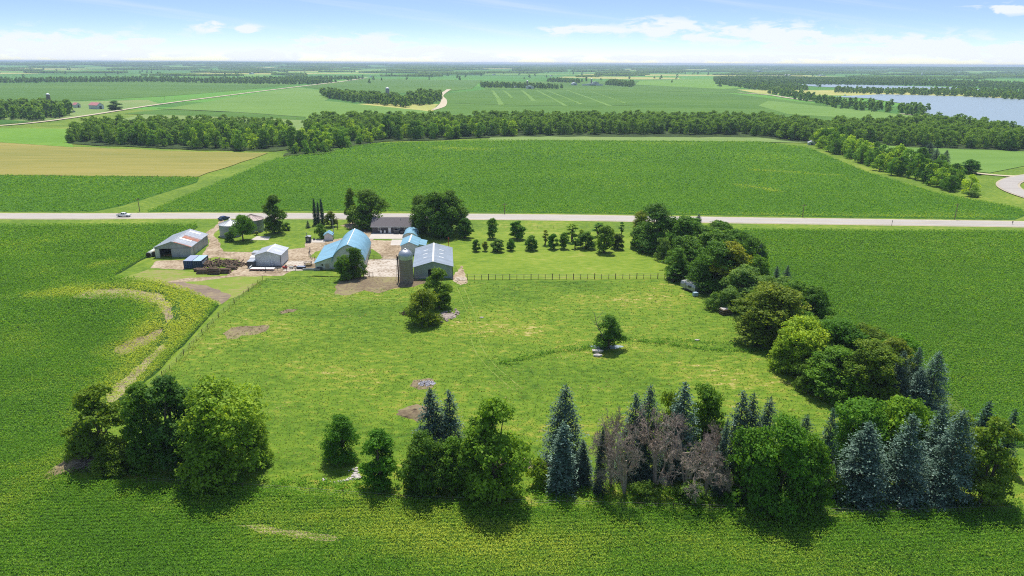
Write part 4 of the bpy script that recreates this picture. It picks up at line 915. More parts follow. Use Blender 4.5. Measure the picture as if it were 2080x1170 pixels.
# farmstead groves
gr1 = fillp([[(650, 193), (665, 200), (700, 206), (770, 213), (832, 219), (834, 210), (800, 203), (740, 199), (690, 196), (680, 192)], [(832, 214), (850, 215), (880, 212), (896, 205), (893, 197), (850, 195), (828, 201)]], 11, 21)
instancer('grove', gr1, far_t, .85, 1.3, 'grove around the silo farm in the middle distance', 22, 0)
gr2 = fillp([[(-150, 240), (0, 243), (70, 246), (120, 241), (147, 236), (140, 226), (100, 222), (0, 224), (-150, 225)]], 11, 23)
instancer('grove', gr2, far_t, .95, 1.4, 'dark grove around the far left farm', 24, 0)
gr3 = fillp([[(976, 178), (1140, 181.5), (1145, 179), (1090, 177), (1060, 175), (978, 173)], [(1112, 167), (1180, 169), (1185, 166), (1115, 163)], [(1228, 173), (1288, 178), (1286, 170), (1240, 167)]], 15, 25)
instancer('grove', gr3, far_t, .7, 1.1, 'groves around the two white farms near the middle of the horizon', 26, 0)
gr4 = fillp([[(1560, 190), (1640, 208), (1700, 221), (1800, 230), (1885, 238), (1888, 226), (1800, 217), (1740, 213), (1690, 207), (1650, 199), (1600, 187), (1540, 184), (1460, 172), (1450, 170), (1480, 168), (1600, 172), (1640, 180), (1640, 184), (1580, 185)],
             [(1690, 188), (1780, 192), (1940, 196), (2080, 204), (2500, 214), (2500, 200), (2080, 189), (1960, 185), (1800, 186), (1700, 184)],
             [(1450, 166), (1640, 172), (1900, 175), (2080, 183), (2500, 194), (2500, 176), (2080, 172), (1800, 163), (1600, 160), (1450, 160)]], 17, 27)
instancer('wood', gr4, far_t, .65, 1.1, 'woods on the shores round the lake', 28, 0)
gr5 = fillp([[(-200, 172), (100, 168), (300, 166.5), (520, 171), (640, 172), (720, 164), (740, 160), (600, 160), (420, 163), (300, 161), (100, 163), (-200, 165)]], 19, 29)
gr5 = [p for p in gr5 if fbm(np.array([p[0]]), np.array([p[1]]), 420, 33)[0] > -.22]
instancer('wood', gr5, far_t, .65, 1.15, 'broken band of woods beyond the far left fields', 30, 0)
# distant country: patches of wood between fields
r = np.random.default_rng(40); npt = 60000
dd = 3000 * (19500 / 3000) ** r.uniform(0, 1, npt); aa = r.uniform(-.74, .74, npt); X = dd * np.tan(aa) * .98; Y = dd
fv = fbm(X, Y * 1.9, 1500, 41) + .6 * fbm(X, Y * 2.2, 520, 42)
thr = np.interp(dd, [3000, 4200, 7000, 12000, 20000], [.46, .35, .27, .21, .15]) - np.where(X > 0, .12, 0) * np.clip(X / Y * 1.6, 0, 1)
inlake = pip(X, Y, wpoly([(1590, 170), (1700, 169), (1960, 177), (2010, 184), (1900, 186), (1640, 178)]))
k = (fv > thr) & ~inlake & (np.hypot(X, Y) < 21000); Xk, Yk = X[k], Y[k]
mid = Yk < 6500
grp = [light_tree(520 + i, 12, 6, 'flat', 6, 5, 3, 3.0) for i in range(2)]
cl = []
for i in range(3):
    rq = np.random.default_rng(600 + i); Vs, Qs, Ts = [], [], []; n0 = 0
    for _ in range(22):
        ax, ay = rq.uniform(-70, 70), rq.uniform(-32, 32); n = 60; c = np.array([ax, ay, 6.]); Pp = c + unit(rq.normal(size=(n, 3))) * np.array([8, 8, 6.5]) * rq.uniform(.7, 1.1, (n, 1)); Nn = unit(rq.normal(size=(n, 3)) + (Pp - c) * .15 + UP * .4)
        V, Q = leaves_from(Pp, Nn, 5.0 * rq.uniform(.7, 1.3, n), .8, rq); Vs.append(V); Qs.append(Q + n0); n0 += len(V); Ts.append(np.clip(rq.normal(.45, .13, n), 0, 1))
    cl.append(np_mesh('wood_patch', np.concatenate(Vs), np.concatenate(Qs), [M['leaf']], np.concatenate(Ts)))
instancer('distant_wood', list(zip(Xk[mid][:9000], Yk[mid][:9000])), cl, .35, .8, 'scattered woods and hedgerows in the hazy distance', 43)
instancer('distant_wood', list(zip(Xk[~mid][:9000], Yk[~mid][:9000])), cl, .6, 1.15, 'bluish woods along the horizon', 44)
sg = r.uniform(-1, 1, (260, 2)); sp_ = [(2600 * s_[0] * 1.2, 3300 + 1400 * s_[1]) for s_ in sg]
instancer('distant_trees', sp_, far_t, .8, 1.4, 'single trees dotted over the far fields', 45)

# ------------------------------------------------------------------ building materials
M['galv_wall'] = metal_sheet('galvanised_wall', (.36, .39, .43), 'xy', .5, ((.3, .25, .2), .25))
M['galv_roof'] = metal_sheet('galvanised_roof', (.32, .35, .39), 'y', .38, ((.42, .30, .24), .3))
M['rust_panel'] = plain('rusted_panel', (.36, .16, .11), .8, .2, .3, 1)
M['skylight'] = plain('clear_roof_panel', (.85, .85, .83), .4, .4, .05)
M['white_steel'] = metal_sheet('white_steel', (.56, .60, .66), 'xy', .5, ((.4, .38, .34), .1))
M['white_roof'] = metal_sheet('pale_steel_roof', (.42, .45, .50), 'y', .4, ((.6, .5, .38), .3))
M['blue_roof'] = metal_sheet('blue_steel_roof', (.20, .40, .52), 'y', .4, ((.36, .42, .44), .35), .1)
M['pole_roof'] = metal_sheet('pale_blue_grey_roof', (.29, .34, .39), 'y', .36, ((.4, .38, .4), .2))
M['grey_steel'] = metal_sheet('blue_grey_steel', (.30, .36, .38), 'xy', .5)
M['white_wall'] = plain('white_painted_boards', (.66, .66, .64), .7, .3, .08, 1)
M['barn_wall'] = plain('weathered_white_wall', (.62, .61, .57), .8, .2, .14, .8)
M['block'] = plain('concrete_block', (.42, .40, .36), .9, .2, .15, 1)
M['dark'] = plain('dark_opening', (.015, .015, .017), .9, .1, .1)
M['glass'] = plain('window_glass', (.04, .05, .06), .12, .6, .05)
M['white'] = plain('white_trim', (.78, .78, .76), .5, .4, .05)
M['tan_door'] = plain('tan_door', (.42, .37, .27), .7, .3, .1)
M['house_wall'] = metal_sheet('charcoal_siding', (.10, .09, .10), 'xy', .6, pitch=.4)
M['shingle'] = plain('grey_shingles', (.15, .135, .14), .95, .15, .2, 6, bump=.3)
M['brown_shingle'] = plain('brown_shingles', (.40, .33, .27), .95, .15, .2, 4)
M['red_roof'] = metal_sheet('faded_red_roof', (.62, .25, .24), 'y', .5)
M['ribs'] = metal_sheet('bin_steel', (.34, .38, .42), 'xy', .45, ((.28, .25, .22), .3), .35, .5)
M['bin_roof'] = plain('bin_roof_steel', (.52, .54, .55), .45, .4, .1, .8, .3)
M['bin_roof_red'] = plain('rusting_bin_roof', (.36, .29, .27), .6, .3, .3, .8, .1)
m, t = newmat('silo_staves')
tc_ = t.n('ShaderNodeTexCoord'); s_ = t.n('ShaderNodeSeparateXYZ'); t.l(tc_.outputs['Object'], s_.inputs[0])
ang = t.m('ARCTAN2', s_.outputs[1], s_.outputs[0]); fr = t.m('FRACT', t.m('MULTIPLY', ang, 28 / (2 * PI))); zr_ = t.m('FRACT', t.m('DIVIDE', s_.outputs[2], .75))
ln = t.m('MULTIPLY', t.ss(t.m('ABSOLUTE', t.m('SUBTRACT', fr, .5)), .40, .5, 1, .78), t.ss(t.m('ABSOLUTE', t.m('SUBTRACT', zr_, .5)), .42, .5, 1, .72))
nA = t.ss(noise(t, .9, 6, .65, tc_.outputs['Object']), .3, .7, .75, 1.15); f_ = t.m('MULTIPLY', ln, nA)
gg = t.n('ShaderNodeCombineXYZ', ins={0: f_, 1: f_, 2: f_}); finish(t, t.mix(1., (.30, .255, .19, 1), gg.outputs[0], 'MULTIPLY'), .9, .15); M['stave'] = m
M['dome'] = plain('silo_dome_steel', (.50, .52, .56), .38, .4, .12, 1, .55)
M['blue_cont'] = metal_sheet('dark_blue_container', (.025, .055, .19), 'xy', .5, pitch=.3)
M['blue_cont2'] = metal_sheet('navy_container', (.025, .05, .12), 'xy', .5, pitch=.3)
M['cont_roof'] = plain('faded_container_roof', (.28, .33, .45), .6, .3, .1, 1)
M['cont_roof2'] = plain('pale_blue_container_roof', (.33, .46, .55), .6, .3, .12, 1)
M['wood'] = plain('weathered_wood', (.22, .16, .11), .9, .2, .3, 3)
M['darkwood'] = plain('dark_wood', (.07, .05, .035), .9, .2, .3, 3)
M['logbark'] = plain('log_bark', (.17, .12, .085), .95, .1, .45, 4)
M['logend'] = plain('cut_log_end', (.62, .48, .30), .9, .1, .2, 4)
M['hay'] = plain('old_hay', (.30, .24, .13), .95, .1, .3, 4)
M['wrap'] = plain('white_bale_wrap', (.62, .66, .58), .4, .4, .1, 1)
M['rubber'] = plain('tyre_rubber', (.02, .02, .02), .9, .2, .1)
M['white_paint'] = plain('white_car_paint', (.80, .80, .80), .3, .5, .03)
M['blue_paint'] = plain('dark_blue_car_paint', (.02, .04, .16), .25, .5, .05)
M['red_paint'] = plain('red_paint', (.45, .04, .03), .5, .4, .15)
M['steel'] = plain('grey_steel_parts', (.35, .36, .37), .45, .4, .1, 1, .5)
M['rock'] = plain('pale_fieldstone', (.50, .46, .42), .9, .2, .25, 2, bump=.3)
M['rubble'] = plain('mixed_rubble', (.36, .30, .26), .95, .2, .35, 2)
M['post'] = plain('fence_post_wood', (.10, .07, .05), .95, .1, .3, 4)
M['wire'] = plain('fence_wire', (.28, .26, .24), .6, .3, .1)
M['ash'] = plain('ash_and_scrap', (.45, .44, .48), .9, .2, .4, 2)
M['grey_dark'] = plain('charcoal_panel', (.06, .065, .075), .6, .3, .1)
M['orange'] = plain('orange_board', (.6, .3, .12), .7, .2, .1)

def wall_shell(b, w, l, eh, rh, th=.15, door=None):
    """four walls with gable ends; door=(x0,x1,h) opening in the front gable"""
    gx = lambda x: eh + (rh - eh) * (1 - abs(x) / (w / 2))
    if door:
        x0, x1, h = door
        b.prism([(-w / 2, 0), (x0, 0), (x0, gx(x0)), (-w / 2, eh)], 0, th)
        mids = [(x0, h), (x1, h), (x1, gx(x1))] + ([(0, rh)] if x0 < 0 < x1 else []) + [(x0, gx(x0))]
        b.prism(mids, 0, th)
        rest = [(x1, 0), (w / 2, 0), (w / 2, eh)] + ([(0, rh)] if x1 < 0 else []) + [(x1, gx(x1))]
        b.prism(rest, 0, th)
    else: b.prism([(-w / 2, 0), (w / 2, 0), (w / 2, eh), (0, rh), (-w / 2, eh)], 0, th)
    b.prism([(-w / 2, 0), (w / 2, 0), (w / 2, eh), (0, rh), (-w / 2, eh)], l - th, l)
    for s_ in (-1, 1):
        x = s_ * (w / 2 - th / 2); b.box((x, l / 2, eh / 2), (th - .004, l - 2 * th - .006, eh))
    return b
def roof_slope(w, l, eh, rh, side, over=.35, th=.12, fo=.35):
    b = MB(); sl = (rh - eh) / (w / 2); xo = w / 2 + over; z = lambda x: rh + .04 - sl * x
    b.prism([(side * .0, z(0)), (side * xo, z(xo)), (side * xo, z(xo) + th), (0, z(0) + th)], -fo, l + fo); return b
def gable_building(name, x, y, rot, w, l, eh, rh, wallm, roofm, label, cat, door=None, ridge=None, **k):
    e_ = empty(name, x, y, rot, label=label, cat=cat, **k)
    wl = wall_shell(MB(), w, l, eh, rh, door=door).build('wall', wallm, e_)
    b = roof_slope(w, l, eh, rh, -1); c = roof_slope(w, l, eh, rh, 1); b.add(c.v, c.f); rf = b.build('roof', roofm, e_)
    if ridge: q = MB(); q.prism([(-.25, rh + .12), (.25, rh + .12), (0, rh + .24)], -.37, l + .37); q.build('ridge_cap', ridge, rf)
    return e_, wl, rf
def panel_on_roof(rf, w, eh, rh, side, y0, y1, u0, u1, name, mat, lift=.13):
    """patch lying on a roof slope between fractions u0..u1 from ridge to eave"""
    sl = (rh - eh) / (w / 2); xo = w / 2 + .35; z = lambda x: rh + .04 - sl * x + lift
    b = MB(); a, c = u0 * xo, u1 * xo; b.prism([(side * a, z(a)), (side * c, z(c)), (side * c, z(c) + .035), (side * a, z(a) + .035)], y0, y1); return b.build(name, mat, rf)
def window(parent, x, z, w, h, y=0, mat='white', d=.06):
    f = MB().box((x, y - d / 2, z), (w, d, h)).build('window', mat, parent); MB().box((x, y - d - .012, z), (w - .18, .03, h - .18)).build('pane', 'glass', f); return f
def doorp(parent, x, w, h, mat, y=0, z0=0, nm='door'):
    f = MB().box((x, y - .04, z0 + h / 2), (w, .08, h)).build(nm, mat, parent); MB().box((x + w * .35, y - .10, z0 + h * .48), (.08, .04, .14)).build('handle', 'steel', f); return f
def front_mid(FL, FR): a, b = G(*FL), G(*FR); return (a[0] + b[0]) / 2, (a[1] + b[1]) / 2, math.atan2(b[1] - a[1], b[0] - a[0]), math.dist(a, b)

# machine shed
x, y, a_, w_ = front_mid((318, 523), (388.5, 523)); a_ = R(6)
e_, wl, rf = gable_building('machine_shed', x, y, a_, 11.1, 17, 3.35, 5.2, 'galv_wall', 'galv_roof', 'galvanised machine shed with an open front bay and rusty roof panels', 'shed', door=(-4.1, -.55, 2.95), ridge='galv_roof')
panel_on_roof(rf, 11.1, 3.35, 5.2, 1, 6.2, 8.8, .18, .99, 'roof_panel', 'rust_panel'); panel_on_roof(rf, 11.1, 3.35, 5.2, 1, 4.7, 5.9, .12, .72, 'skylight', 'skylight')
panel_on_roof(rf, 11.1, 3.35, 5.2, 1, 14.2, 15.5, .12, .70, 'skylight', 'skylight'); panel_on_roof(rf, 11.1, 3.35, 5.2, 1, 9.3, 9.6, .1, .99, 'roof_panel', 'rust_panel'); panel_on_roof(rf, 11.1, 3.35, 5.2, 1, -.3, .3, .1, .99, 'roof_panel', 'rust_panel')
MB().box((-4.85, -.05, 1.5), (1.3, .09, 3.0)).build('sliding_door', plain('pale_door', (.6, .6, .52), .6), e_)
MB().box((2.3, -.05, 1.5), (5.5, .09, 3.0)).build('sliding_door', 'galv_wall', e_)
MB().box((0, .02 - .06, 3.12), (11.1, .06, .1)).build('door_track', 'steel', e_)
MB().box((5.6, 3.0, 1.3), (.06, 1.0, 2.2)).build('side_door', 'steel', e_)
c_, s_ = math.cos(a_), math.sin(a_); loc = lambda X_, Y_, ox=x, oy=y, c=c_, s=s_: (ox + X_ * c - Y_ * s, oy + X_ * s + Y_ * c)
p = loc(-2.4, 1.6); o = MB().box((0, 0, .45), (2.6, .35, .12)).box((-1.1, 0, .2), (.1, .3, .4)).box((1.1, 0, .2), (.1, .3, .4)).build('wooden_bench', 'orange', loc=(p[0], p[1], 0), rot=a_); tag(o, 'orange brown plank bench inside the open bay of the machine shed', 'bench')
# wrapped bale tubes left of the shed
for (px, py, L_, lb) in ((302, 523, 11, 'long pale wrapped row of round bales left of the machine shed'), (313.5, 521.5, 5, 'short row of round bales between the long wrapped row and the shed')):
    x, y = G(px, py); e_ = empty('bale_row', x, y, R(4), label=lb, cat='bale row'); q = MB(); q.tube([(0, .12, .85), (0, L_, .85)], .86, 18); q.build('wrap', 'wrap' if L_ > 6 else 'hay', e_, True); q = MB(); q.tube([(0, -.05, .85), (0, .11, .85)], .80, 18); q.build('bale_end', 'darkwood', e_)
# shipping containers
def container(px, wm, rm, label, letters=False):
    x, y = G(px, 546); e_ = empty('shipping_container', x, y, R(5.5), label=label, cat='container')
    b = MB(); b.box((0, 3.25, 1.27), (2.5, 6.4, 2.3)).build('body', wm, e_); MB().box((0, 3.25, 2.46), (2.56, 6.5, .09)).build('roof', rm, e_)
    for s_ in (-1, 1):
        d_ = MB().box((s_ * .6, .01, 1.27), (1.14, .06, 2.15)).build('door', wm, e_)
        for q_ in (-.3, .3): MB().tube([(s_ * .6 + q_, -.05, .25), (s_ * .6 + q_, -.05, 2.3)], .025, 5).build('lock_bar', 'steel', d_)
    b = MB()
    for sx_ in (-1, 1):
        for yy_ in (.03, 6.47): b.box((sx_ * 1.24, yy_, 1.25), (.13, .13, 2.44))
    b.build('corner_posts', wm, e_)
    if letters:
        b = MB(); X_ = 1.262; y0 = 1.1
        for ch in range(5):   # white block lettering, strokes as in the photo
            yb_ = y0 + ch * .92; b.box((X_, yb_, 1.42), (.02, .16, .85)); b.box((X_, yb_ + .5, 1.42), (.02, .16, .85))
            if ch in (1, 3, 4): b.box((X_, yb_ + .25, 1.79), (.018, .36, .13)); b.box((X_, yb_ + .25, 1.05), (.018, .36, .13))
            else: b.box((X_, yb_ + .25, 1.42), (.018, .40, .15))
        b.build('lettering', 'white', e_)
container(383, 'blue_cont', 'cont_roof', 'blue steel shipping container on the left, next to the machine shed drive'); container(401.5, 'blue_cont2', 'cont_roof2', 'navy shipping container with white lettering, between the blue one and the log pile', True)
# log pile
r_ = random.Random(4)
def logmesh(L_, rad, seed):
    b = MB(); rr = random.Random(seed); b.tube([(-L_ / 2, 0, 0), (0, rr.uniform(-.06, .06), rr.uniform(-.04, .04)), (L_ / 2, 0, 0)], [rad, rad * .95, rad * .85], 8, True)
    me = bpy.data.meshes.new('log'); me.from_pydata(b.v, [], b.f); me.materials.append(M['logbark']); me.materials.append(M['logend'])
    for p_ in me.polygons: p_.material_index = 1 if len(p_.vertices) > 4 else 0
    return me
LM = [logmesh(L_, rd, i) for i, (L_, rd) in enumerate(((3.6, .26), (3.2, .2), (2.6, .16), (2.2, .13), (2.9, .22), (1.8, .1)))]
cx_, cy_ = G(442, 541)
def put_log(m_, x, y, z, rz, ry, lb, gr): o = link('log', LM[m_]); o.location = (x, y, z); o.rotation_euler = (0, ry, rz); tag(o, lb, 'log', gr)
for bunk, (px, py, n_) in enumerate(((412, 557, 4), (434, 558, 5), (455, 556, 4), (405, 552, 3), (470, 548, 3))):
    bx, by = G(px, py)
    for lay in range(n_ - 1):
        for j in range(3): put_log(r_.choice([0, 0, 4, 1]), bx + r_.uniform(-.25, .25), by + j * .52 + lay * .12, .26 + lay * .46, r_.uniform(-.06, .06), r_.uniform(-.03, .03), 'thick log in the %s bunk of the wood pile' % ('second', 'middle', 'fourth', 'leftmost', 'rightmost')[bunk], 'logs stacked at the front of the pile')
for i in range(190):
    a = r_.uniform(0, 2 * PI); q = math.sqrt(r_.uniform(0, 1)); X_ = q * math.cos(a); Y_ = q * math.sin(a); hh = max(0, 1 - q * q) * 1.5 + .1
    put_log(r_.choice([1, 2, 3, 3, 5, 5]), cx_ - .2 + X_ * 8.2, cy_ + 1.6 + Y_ * 3.0, .12 + hh * r_.uniform(.15, 1), r_.uniform(0, PI), r_.uniform(-.45, .45), ('pale ' if i % 3 == 0 else 'brown ') + 'thin log on the loose heap behind the bunks, ' + ('left part' if X_ < -.33 else ('middle' if X_ < .33 else 'right part')), 'loose logs on top of the pile')
# round grain bins
def bin_(px, py, rad, h, rm, label):
    x, y = G(px, py); y += rad; e_ = empty('grain_bin', x, y, 0, label=label, cat='grain bin')
    MB().lathe([(rad + .25, 0), (rad + .25, .12), (rad + .06, .12)], 48).build('foundation', 'slab', e_)
    MB().lathe([(rad, .1)] + [(rad + (.03 if i % 2 else 0), .1 + i * (h - .1) / 10) for i in range(1, 10)] + [(rad, h)], 56).build('wall', 'ribs', e_)
    rf = MB().lathe([(rad + .12, h - .05), (rad + .12, h + .05), (.5, h + rad * .36), (.5, h + rad * .36 + .3), (.02, h + rad * .36 + .45)], 40).build('roof', rm, e_)
    q = MB()
    for k in range(20):
        a = 2 * PI * k / 20; q.tube([(math.cos(a) * (rad + .1), math.sin(a) * (rad + .1), h + .08), (math.cos(a) * .55, math.sin(a) * .55, h + rad * .36 + .05)], .05, 4)
    q.build('roof_ribs', rm, rf); q = MB()
    for s_ in (-.22, .22): q.tube([(s_ + 1.2, -rad * .96 - .15, .2), (s_ + 1.2, -rad * .96 - .15, h)], .03, 4)
    for k in range(int(h / .4)): q.box((1.2, -rad * .96 - .15, .4 + k * .4), (.42, .03, .03))
    q.build('ladder', 'steel', e_)
bin_(462, 483, 3.9, 4.2, 'bin_roof', 'left round steel grain bin with a pale cone roof, partly behind the spreading tree'); bin_(505, 474, 4.25, 4.5, 'bin_roof_red', 'right round steel grain bin with a rusting cone roof')
# white garage with clutter
x, y, a_, w_ = front_mid((521, 541.5), (571, 542.5)); e_, wl, rf = gable_building('garage', x, y, R(2.5), 7.7, 8.4, 3.7, 4.85, 'white_steel', 'white_roof', 'white steel garage between the log pile and the barn', 'garage', ridge='white')
MB().box((0, -.03, .18), (7.7, .05, .36)).build('skirt_board', 'grey_dark', e_); MB().box((-1, -.06, 1.5), (3.2, .06, 2.6)).build('overhead_door', 'white_steel', e_); MB().box((3.82, .02, 2.0), (.12, .16, 3.7)).build('corner_trim', 'grey_dark', e_)
# little shed, outdoor furnace, poles
x, y, a_, w_ = front_mid((659.5, 489), (675, 489)); e_, wl, rf = gable_building('garden_shed', x, y, R(8), 2.7, 3.4, 2.05, 2.85, 'white_wall', 'blue_roof', 'little white shed with a blue roof beside the evergreen bush', 'shed')
MB().box((1.36, 1.5, 1.3), (.05, .5, .5)).build('window', 'glass', e_)
x, y = G(627, 492); e_ = empty('outdoor_furnace', x, y, 0, label='dark grey box shaped outdoor wood furnace with a short chimney on the concrete pad', cat='furnace')
MB().box((0, 0, 1.05), (1.6, 1.6, 2.1)).build('body', 'grey_dark', e_); MB().prism([(-.95, 2.12), (.95, 2.12), (0, 2.42)], -.95, .95).build('roof', 'steel', e_); MB().tube([(-.6, .4, 2.2), (-.6, .4, 3.3)], .1, 8).build('chimney', 'steel', e_); MB().box((0, -.83, 1.1), (.7, .06, .9)).build('door', 'steel', e_)
x, y = G(638, 488); tag(MB().lathe([(.3, 0), (.34, .3), (.3, .75), (.02, .8)], 12).build('barrel', 'grey_dark', loc=(x, y, 0)), 'small dark barrel right of the outdoor furnace', 'barrel')
x, y = G(678.5, 484); e_ = empty('yard_light', x, y, 0, label='tall thin yard light pole beside the little blue roofed shed', cat='yard light'); h_ = HT(678.5, 484, 446)
MB().tube([(0, 0, 0), (0, 0, h_)], [.13, .08], 8).build('pole', 'steel', e_); q = MB(); q.tube([(0, 0, h_ - .1), (-.35, 0, h_ + .15), (-.9, 0, h_ + .15)], .04, 6); q.build('arm', 'steel', e_); MB().lathe([(.22, -.15), (.12, .05), (.02, .1)], 12).build('lamp_head', 'white', e_, loc=(-1.05, 0, h_ + .15))
x, y = G(686, 465); e_ = empty('utility_pole', x, y, 0, label='short service pole behind the yard light', cat='utility pole'); h_ = HT(686, 465, 440); MB().tube([(0, 0, 0), (0, 0, h_)], [.15, .1], 7).build('pole', 'wood', e_); MB().box((0, 0, h_ - .7), (1.6, .1, .12)).build('crossarm', 'wood', e_)

# gothic arch barn with lean-to
x, y = G(709, 546.5); a_ = R(6.2)
e_ = empty('barn', x, y, a_, label='large white barn with a bright blue curved roof and a lean-to on its left', cat='barn')
LB_ = 20.5; hw = 4.85; he = 2.5; ra = 7.6
cx0 = 2.0; zc0 = (ra ** 2 - he ** 2 - hw ** 2 - 2 * hw * cx0) / (2 * (ra - he)); rc0 = math.hypot(cx0, ra - zc0)
th0, th1 = math.atan2(he - zc0, hw + cx0), math.atan2(ra - zc0, cx0)
A = [(-cx0 + rc0 * math.cos(th0 + (th1 - th0) * i / 14), zc0 + rc0 * math.sin(th0 + (th1 - th0) * i / 14)) for i in range(15)]; A[-1] = (0, ra)
prof = [(-hw, 0), (hw, 0)] + A + [(-x_, z_) for x_, z_ in A[-2::-1]]
b = MB(); b.prism(prof, 0, .2); b.prism(prof, LB_ - .2, LB_); b.box((hw - .1, LB_ / 2, he / 2), (.19, LB_ - .41, he)); b.box((-hw + .1, LB_ / 2, he / 2), (.19, LB_ - .41, he)); b.build('wall', 'barn_wall', e_)
full = [(x_, z_) for x_, z_ in A] + [(-x_, z_) for x_, z_ in A[-2::-1]]
b = MB(); n_ = len(full)
outer = [(x_ * 1.045, z_ + .14) for x_, z_ in full]
b.prism(full + outer[::-1], -.35, LB_ + .35); rf = b.build('roof', 'blue_roof', e_); MB().prism([(-.16, ra + .15), (.16, ra + .15), (.1, ra + .26), (-.1, ra + .26)], -.36, LB_ + .36).build('ridge_cap', 'white', rf)
lw = 5.1; zl = 3.9; 
b = MB(); b.prism([(-hw - lw, 0), (-hw - .01, 0), (-hw - .01, zl - .1), (-hw - lw, 2.2)], .02, .2); b.prism([(-hw - lw, 0), (-hw - .01, 0), (-hw - .01, zl - .1), (-hw - lw, 2.2)], LB_ - .2, LB_ - .02); b.box((-hw - lw + .1, LB_ / 2, 1.1), (.18, LB_ - .45, 2.2)); le = b.build('lean_to_wall', 'barn_wall', e_)
b = MB(); b.prism([(-hw - lw - .35, 2.08), (-hw + .28, zl + .12), (-hw + .28, zl + .24), (-hw - lw - .35, 2.2)], -.36, LB_ + .3); b.build('lean_to_roof', 'blue_roof', e_)
window(le, -hw - lw + 2.1, 1.5, .7, .9, .02, 'white'); doorp(le, -hw - 1.6, 1.2, 1.9, 'tan_door', .02)
MB().box((-hw - lw / 2, .0, .3), (lw, .05, .6)).build('foundation', 'block', e_); MB().box((0, -.03, .3), (2 * hw, .05, .6)).build('foundation', 'block', e_)
MB().box((-hw - lw + 1.2, -.18, .45), (1.6, .3, .85)).build('stone_buttress', 'grey_dark', e_)
for k in range(5): MB().box((hw + .03, 2.4 + k * 3.8, 1.5), (.08, .9, .8)).build('window', 'glass', e_)
# big pole barn
x, y, a_, w_ = front_mid((842, 566), (919, 566)); e_, wl, rf = gable_building('pole_barn', x, y, R(5.6), 11.1, 21, 3.6, 5.15, 'grey_steel', 'pole_roof', 'big blue grey pole barn with a pale roof right of the silo', 'barn', door=(-1.5, 1.6, 2.9), ridge='white')
for s_ in (-1, 1):
    for k in range(3): panel_on_roof(rf, 11.1, 3.6, 5.15, s_, 6.2 + k * 4.1, 6.6 + k * 4.1, .30, .52, 'skylight', 'skylight')
MB().box((-3.4, -.05, .55), (3.9, .08, .5)).build('kick_board', 'block', e_); MB().box((0, -.05, 3.0), (3.3, .09, .18)).build('door_track', 'steel', e_)
# blue roofed shed behind the silo with side wing, and the small arched hut
x, y, a_, w_ = front_mid((815, 518), (849, 518)); e_, wl, rf = gable_building('shed', x, y, R(3), 5.3, 9.6, 3.2, 4.3, 'white_wall', 'blue_roof', 'white shed with a blue gable roof directly behind the silo', 'shed', ridge='white')
b = MB(); b.prism([(2.66, 0), (5.0, 0), (5.0, 2.4), (2.66, 2.9)], 2.6, 9.2); b.build('side_wing', 'white_wall', e_); b = MB(); b.prism([(2.7, 3.0), (5.3, 2.45), (5.3, 2.55), (2.7, 3.1)], 2.3, 9.5); b.build('side_wing_roof', 'blue_roof', e_); MB().box((4.2, 2.56, .95), (.8, .08, 1.9)).build('side_door', 'darkwood', e_)
x, y, a_, w_ = front_mid((820, 492), (846, 492)); e_ = empty('arched_hut', x, y, R(3), label='small hut with a rounded blue roof beside the patio', cat='hut')
A2 = [(2.5 * math.cos(t_ * PI / 12), 1.5 + 1.9 * math.sin(t_ * PI / 12) ** 1.1 if t_ not in (0, 12) else 1.5) for t_ in range(13)]
b = MB(); b.prism([(2.5, 0)] + A2 + [(-2.5, 0)], 0, .15); b.prism([(2.5, 0)] + A2 + [(-2.5, 0)], 8.2, 8.35); b.box((2.42, 4.17, .75), (.14, 8.0, 1.5)); b.box((-2.42, 4.17, .75), (.14, 8.0, 1.5)); b.build('wall', 'white_wall', e_)
b = MB(); b.prism(A2 + [(x_ * 1.06, z_ + .1) for x_, z_ in A2[::-1]], -.25, 8.6); rf = b.build('roof', 'blue_roof', e_)
for k in (1.6, 3.4): MB().box((2.42, 1.2 + k, 2.55), (.55, .8, .08), tilt=R(62)).build('roof_vent', 'grey_dark', rf)
MB().prism([(-.35, 2.35), (.35, 2.35), (0, 2.85)], -.05, 0).build('emblem', 'red_paint', e_)
# silo
x, y = G(824, 577); rs = 1.95; y += rs; hs = HT(824, 577, 523); e_ = empty('silo', x, y, 0, label='tall concrete stave silo with a ribbed steel dome, nearest building', cat='silo')
MB().lathe([(rs, 0), (rs, hs)], 56).build('shaft', 'stave', e_); dr = rs + .06
dm = MB().lathe([(dr, hs - .9), (dr, hs)] + [(dr * math.cos(t_) ** .9, hs + 1.85 * math.sin(t_)) for t_ in [i * PI / 2 / 10 for i in range(1, 10)]] + [(.25, hs + 1.86)], 56).build('dome', 'dome', e_)
q = MB()
for k in range(28):
    a = 2 * PI * k / 28; q.tube([(math.cos(a) * dr, math.sin(a) * dr, hs - .88)] + [(math.cos(a) * (dr + .015) * math.cos(t_) ** .9, math.sin(a) * (dr + .015) * math.cos(t_) ** .9, hs + 1.87 * math.sin(t_)) for t_ in [i * PI / 2 / 6 for i in range(6)]], .028, 4, False)
q.build('dome_ribs', 'dome', dm); MB().lathe([(.35, hs + 1.8), (.35, hs + 2.1), (.02, hs + 2.2)], 12).build('cap', 'steel', dm)
q = MB()
for k in range(11): q.lathe([(rs + .012, .6 + k * .72), (rs + .03, .62 + k * .72), (rs + .012, .64 + k * .72)], 48)
q.build('hoops', 'steel', e_)
q = MB(); q.tube([(-rs - .38, .3, 0), (-rs - .38, .3, hs - .3)], .2, 8); q.build('chute', 'darkwood', e_); q = MB(); q.tube([(-rs - .75, -.2, 0), (-rs - .75, -.2, hs - .8)], .05, 5); q.build('fill_pipe', 'steel', e_)
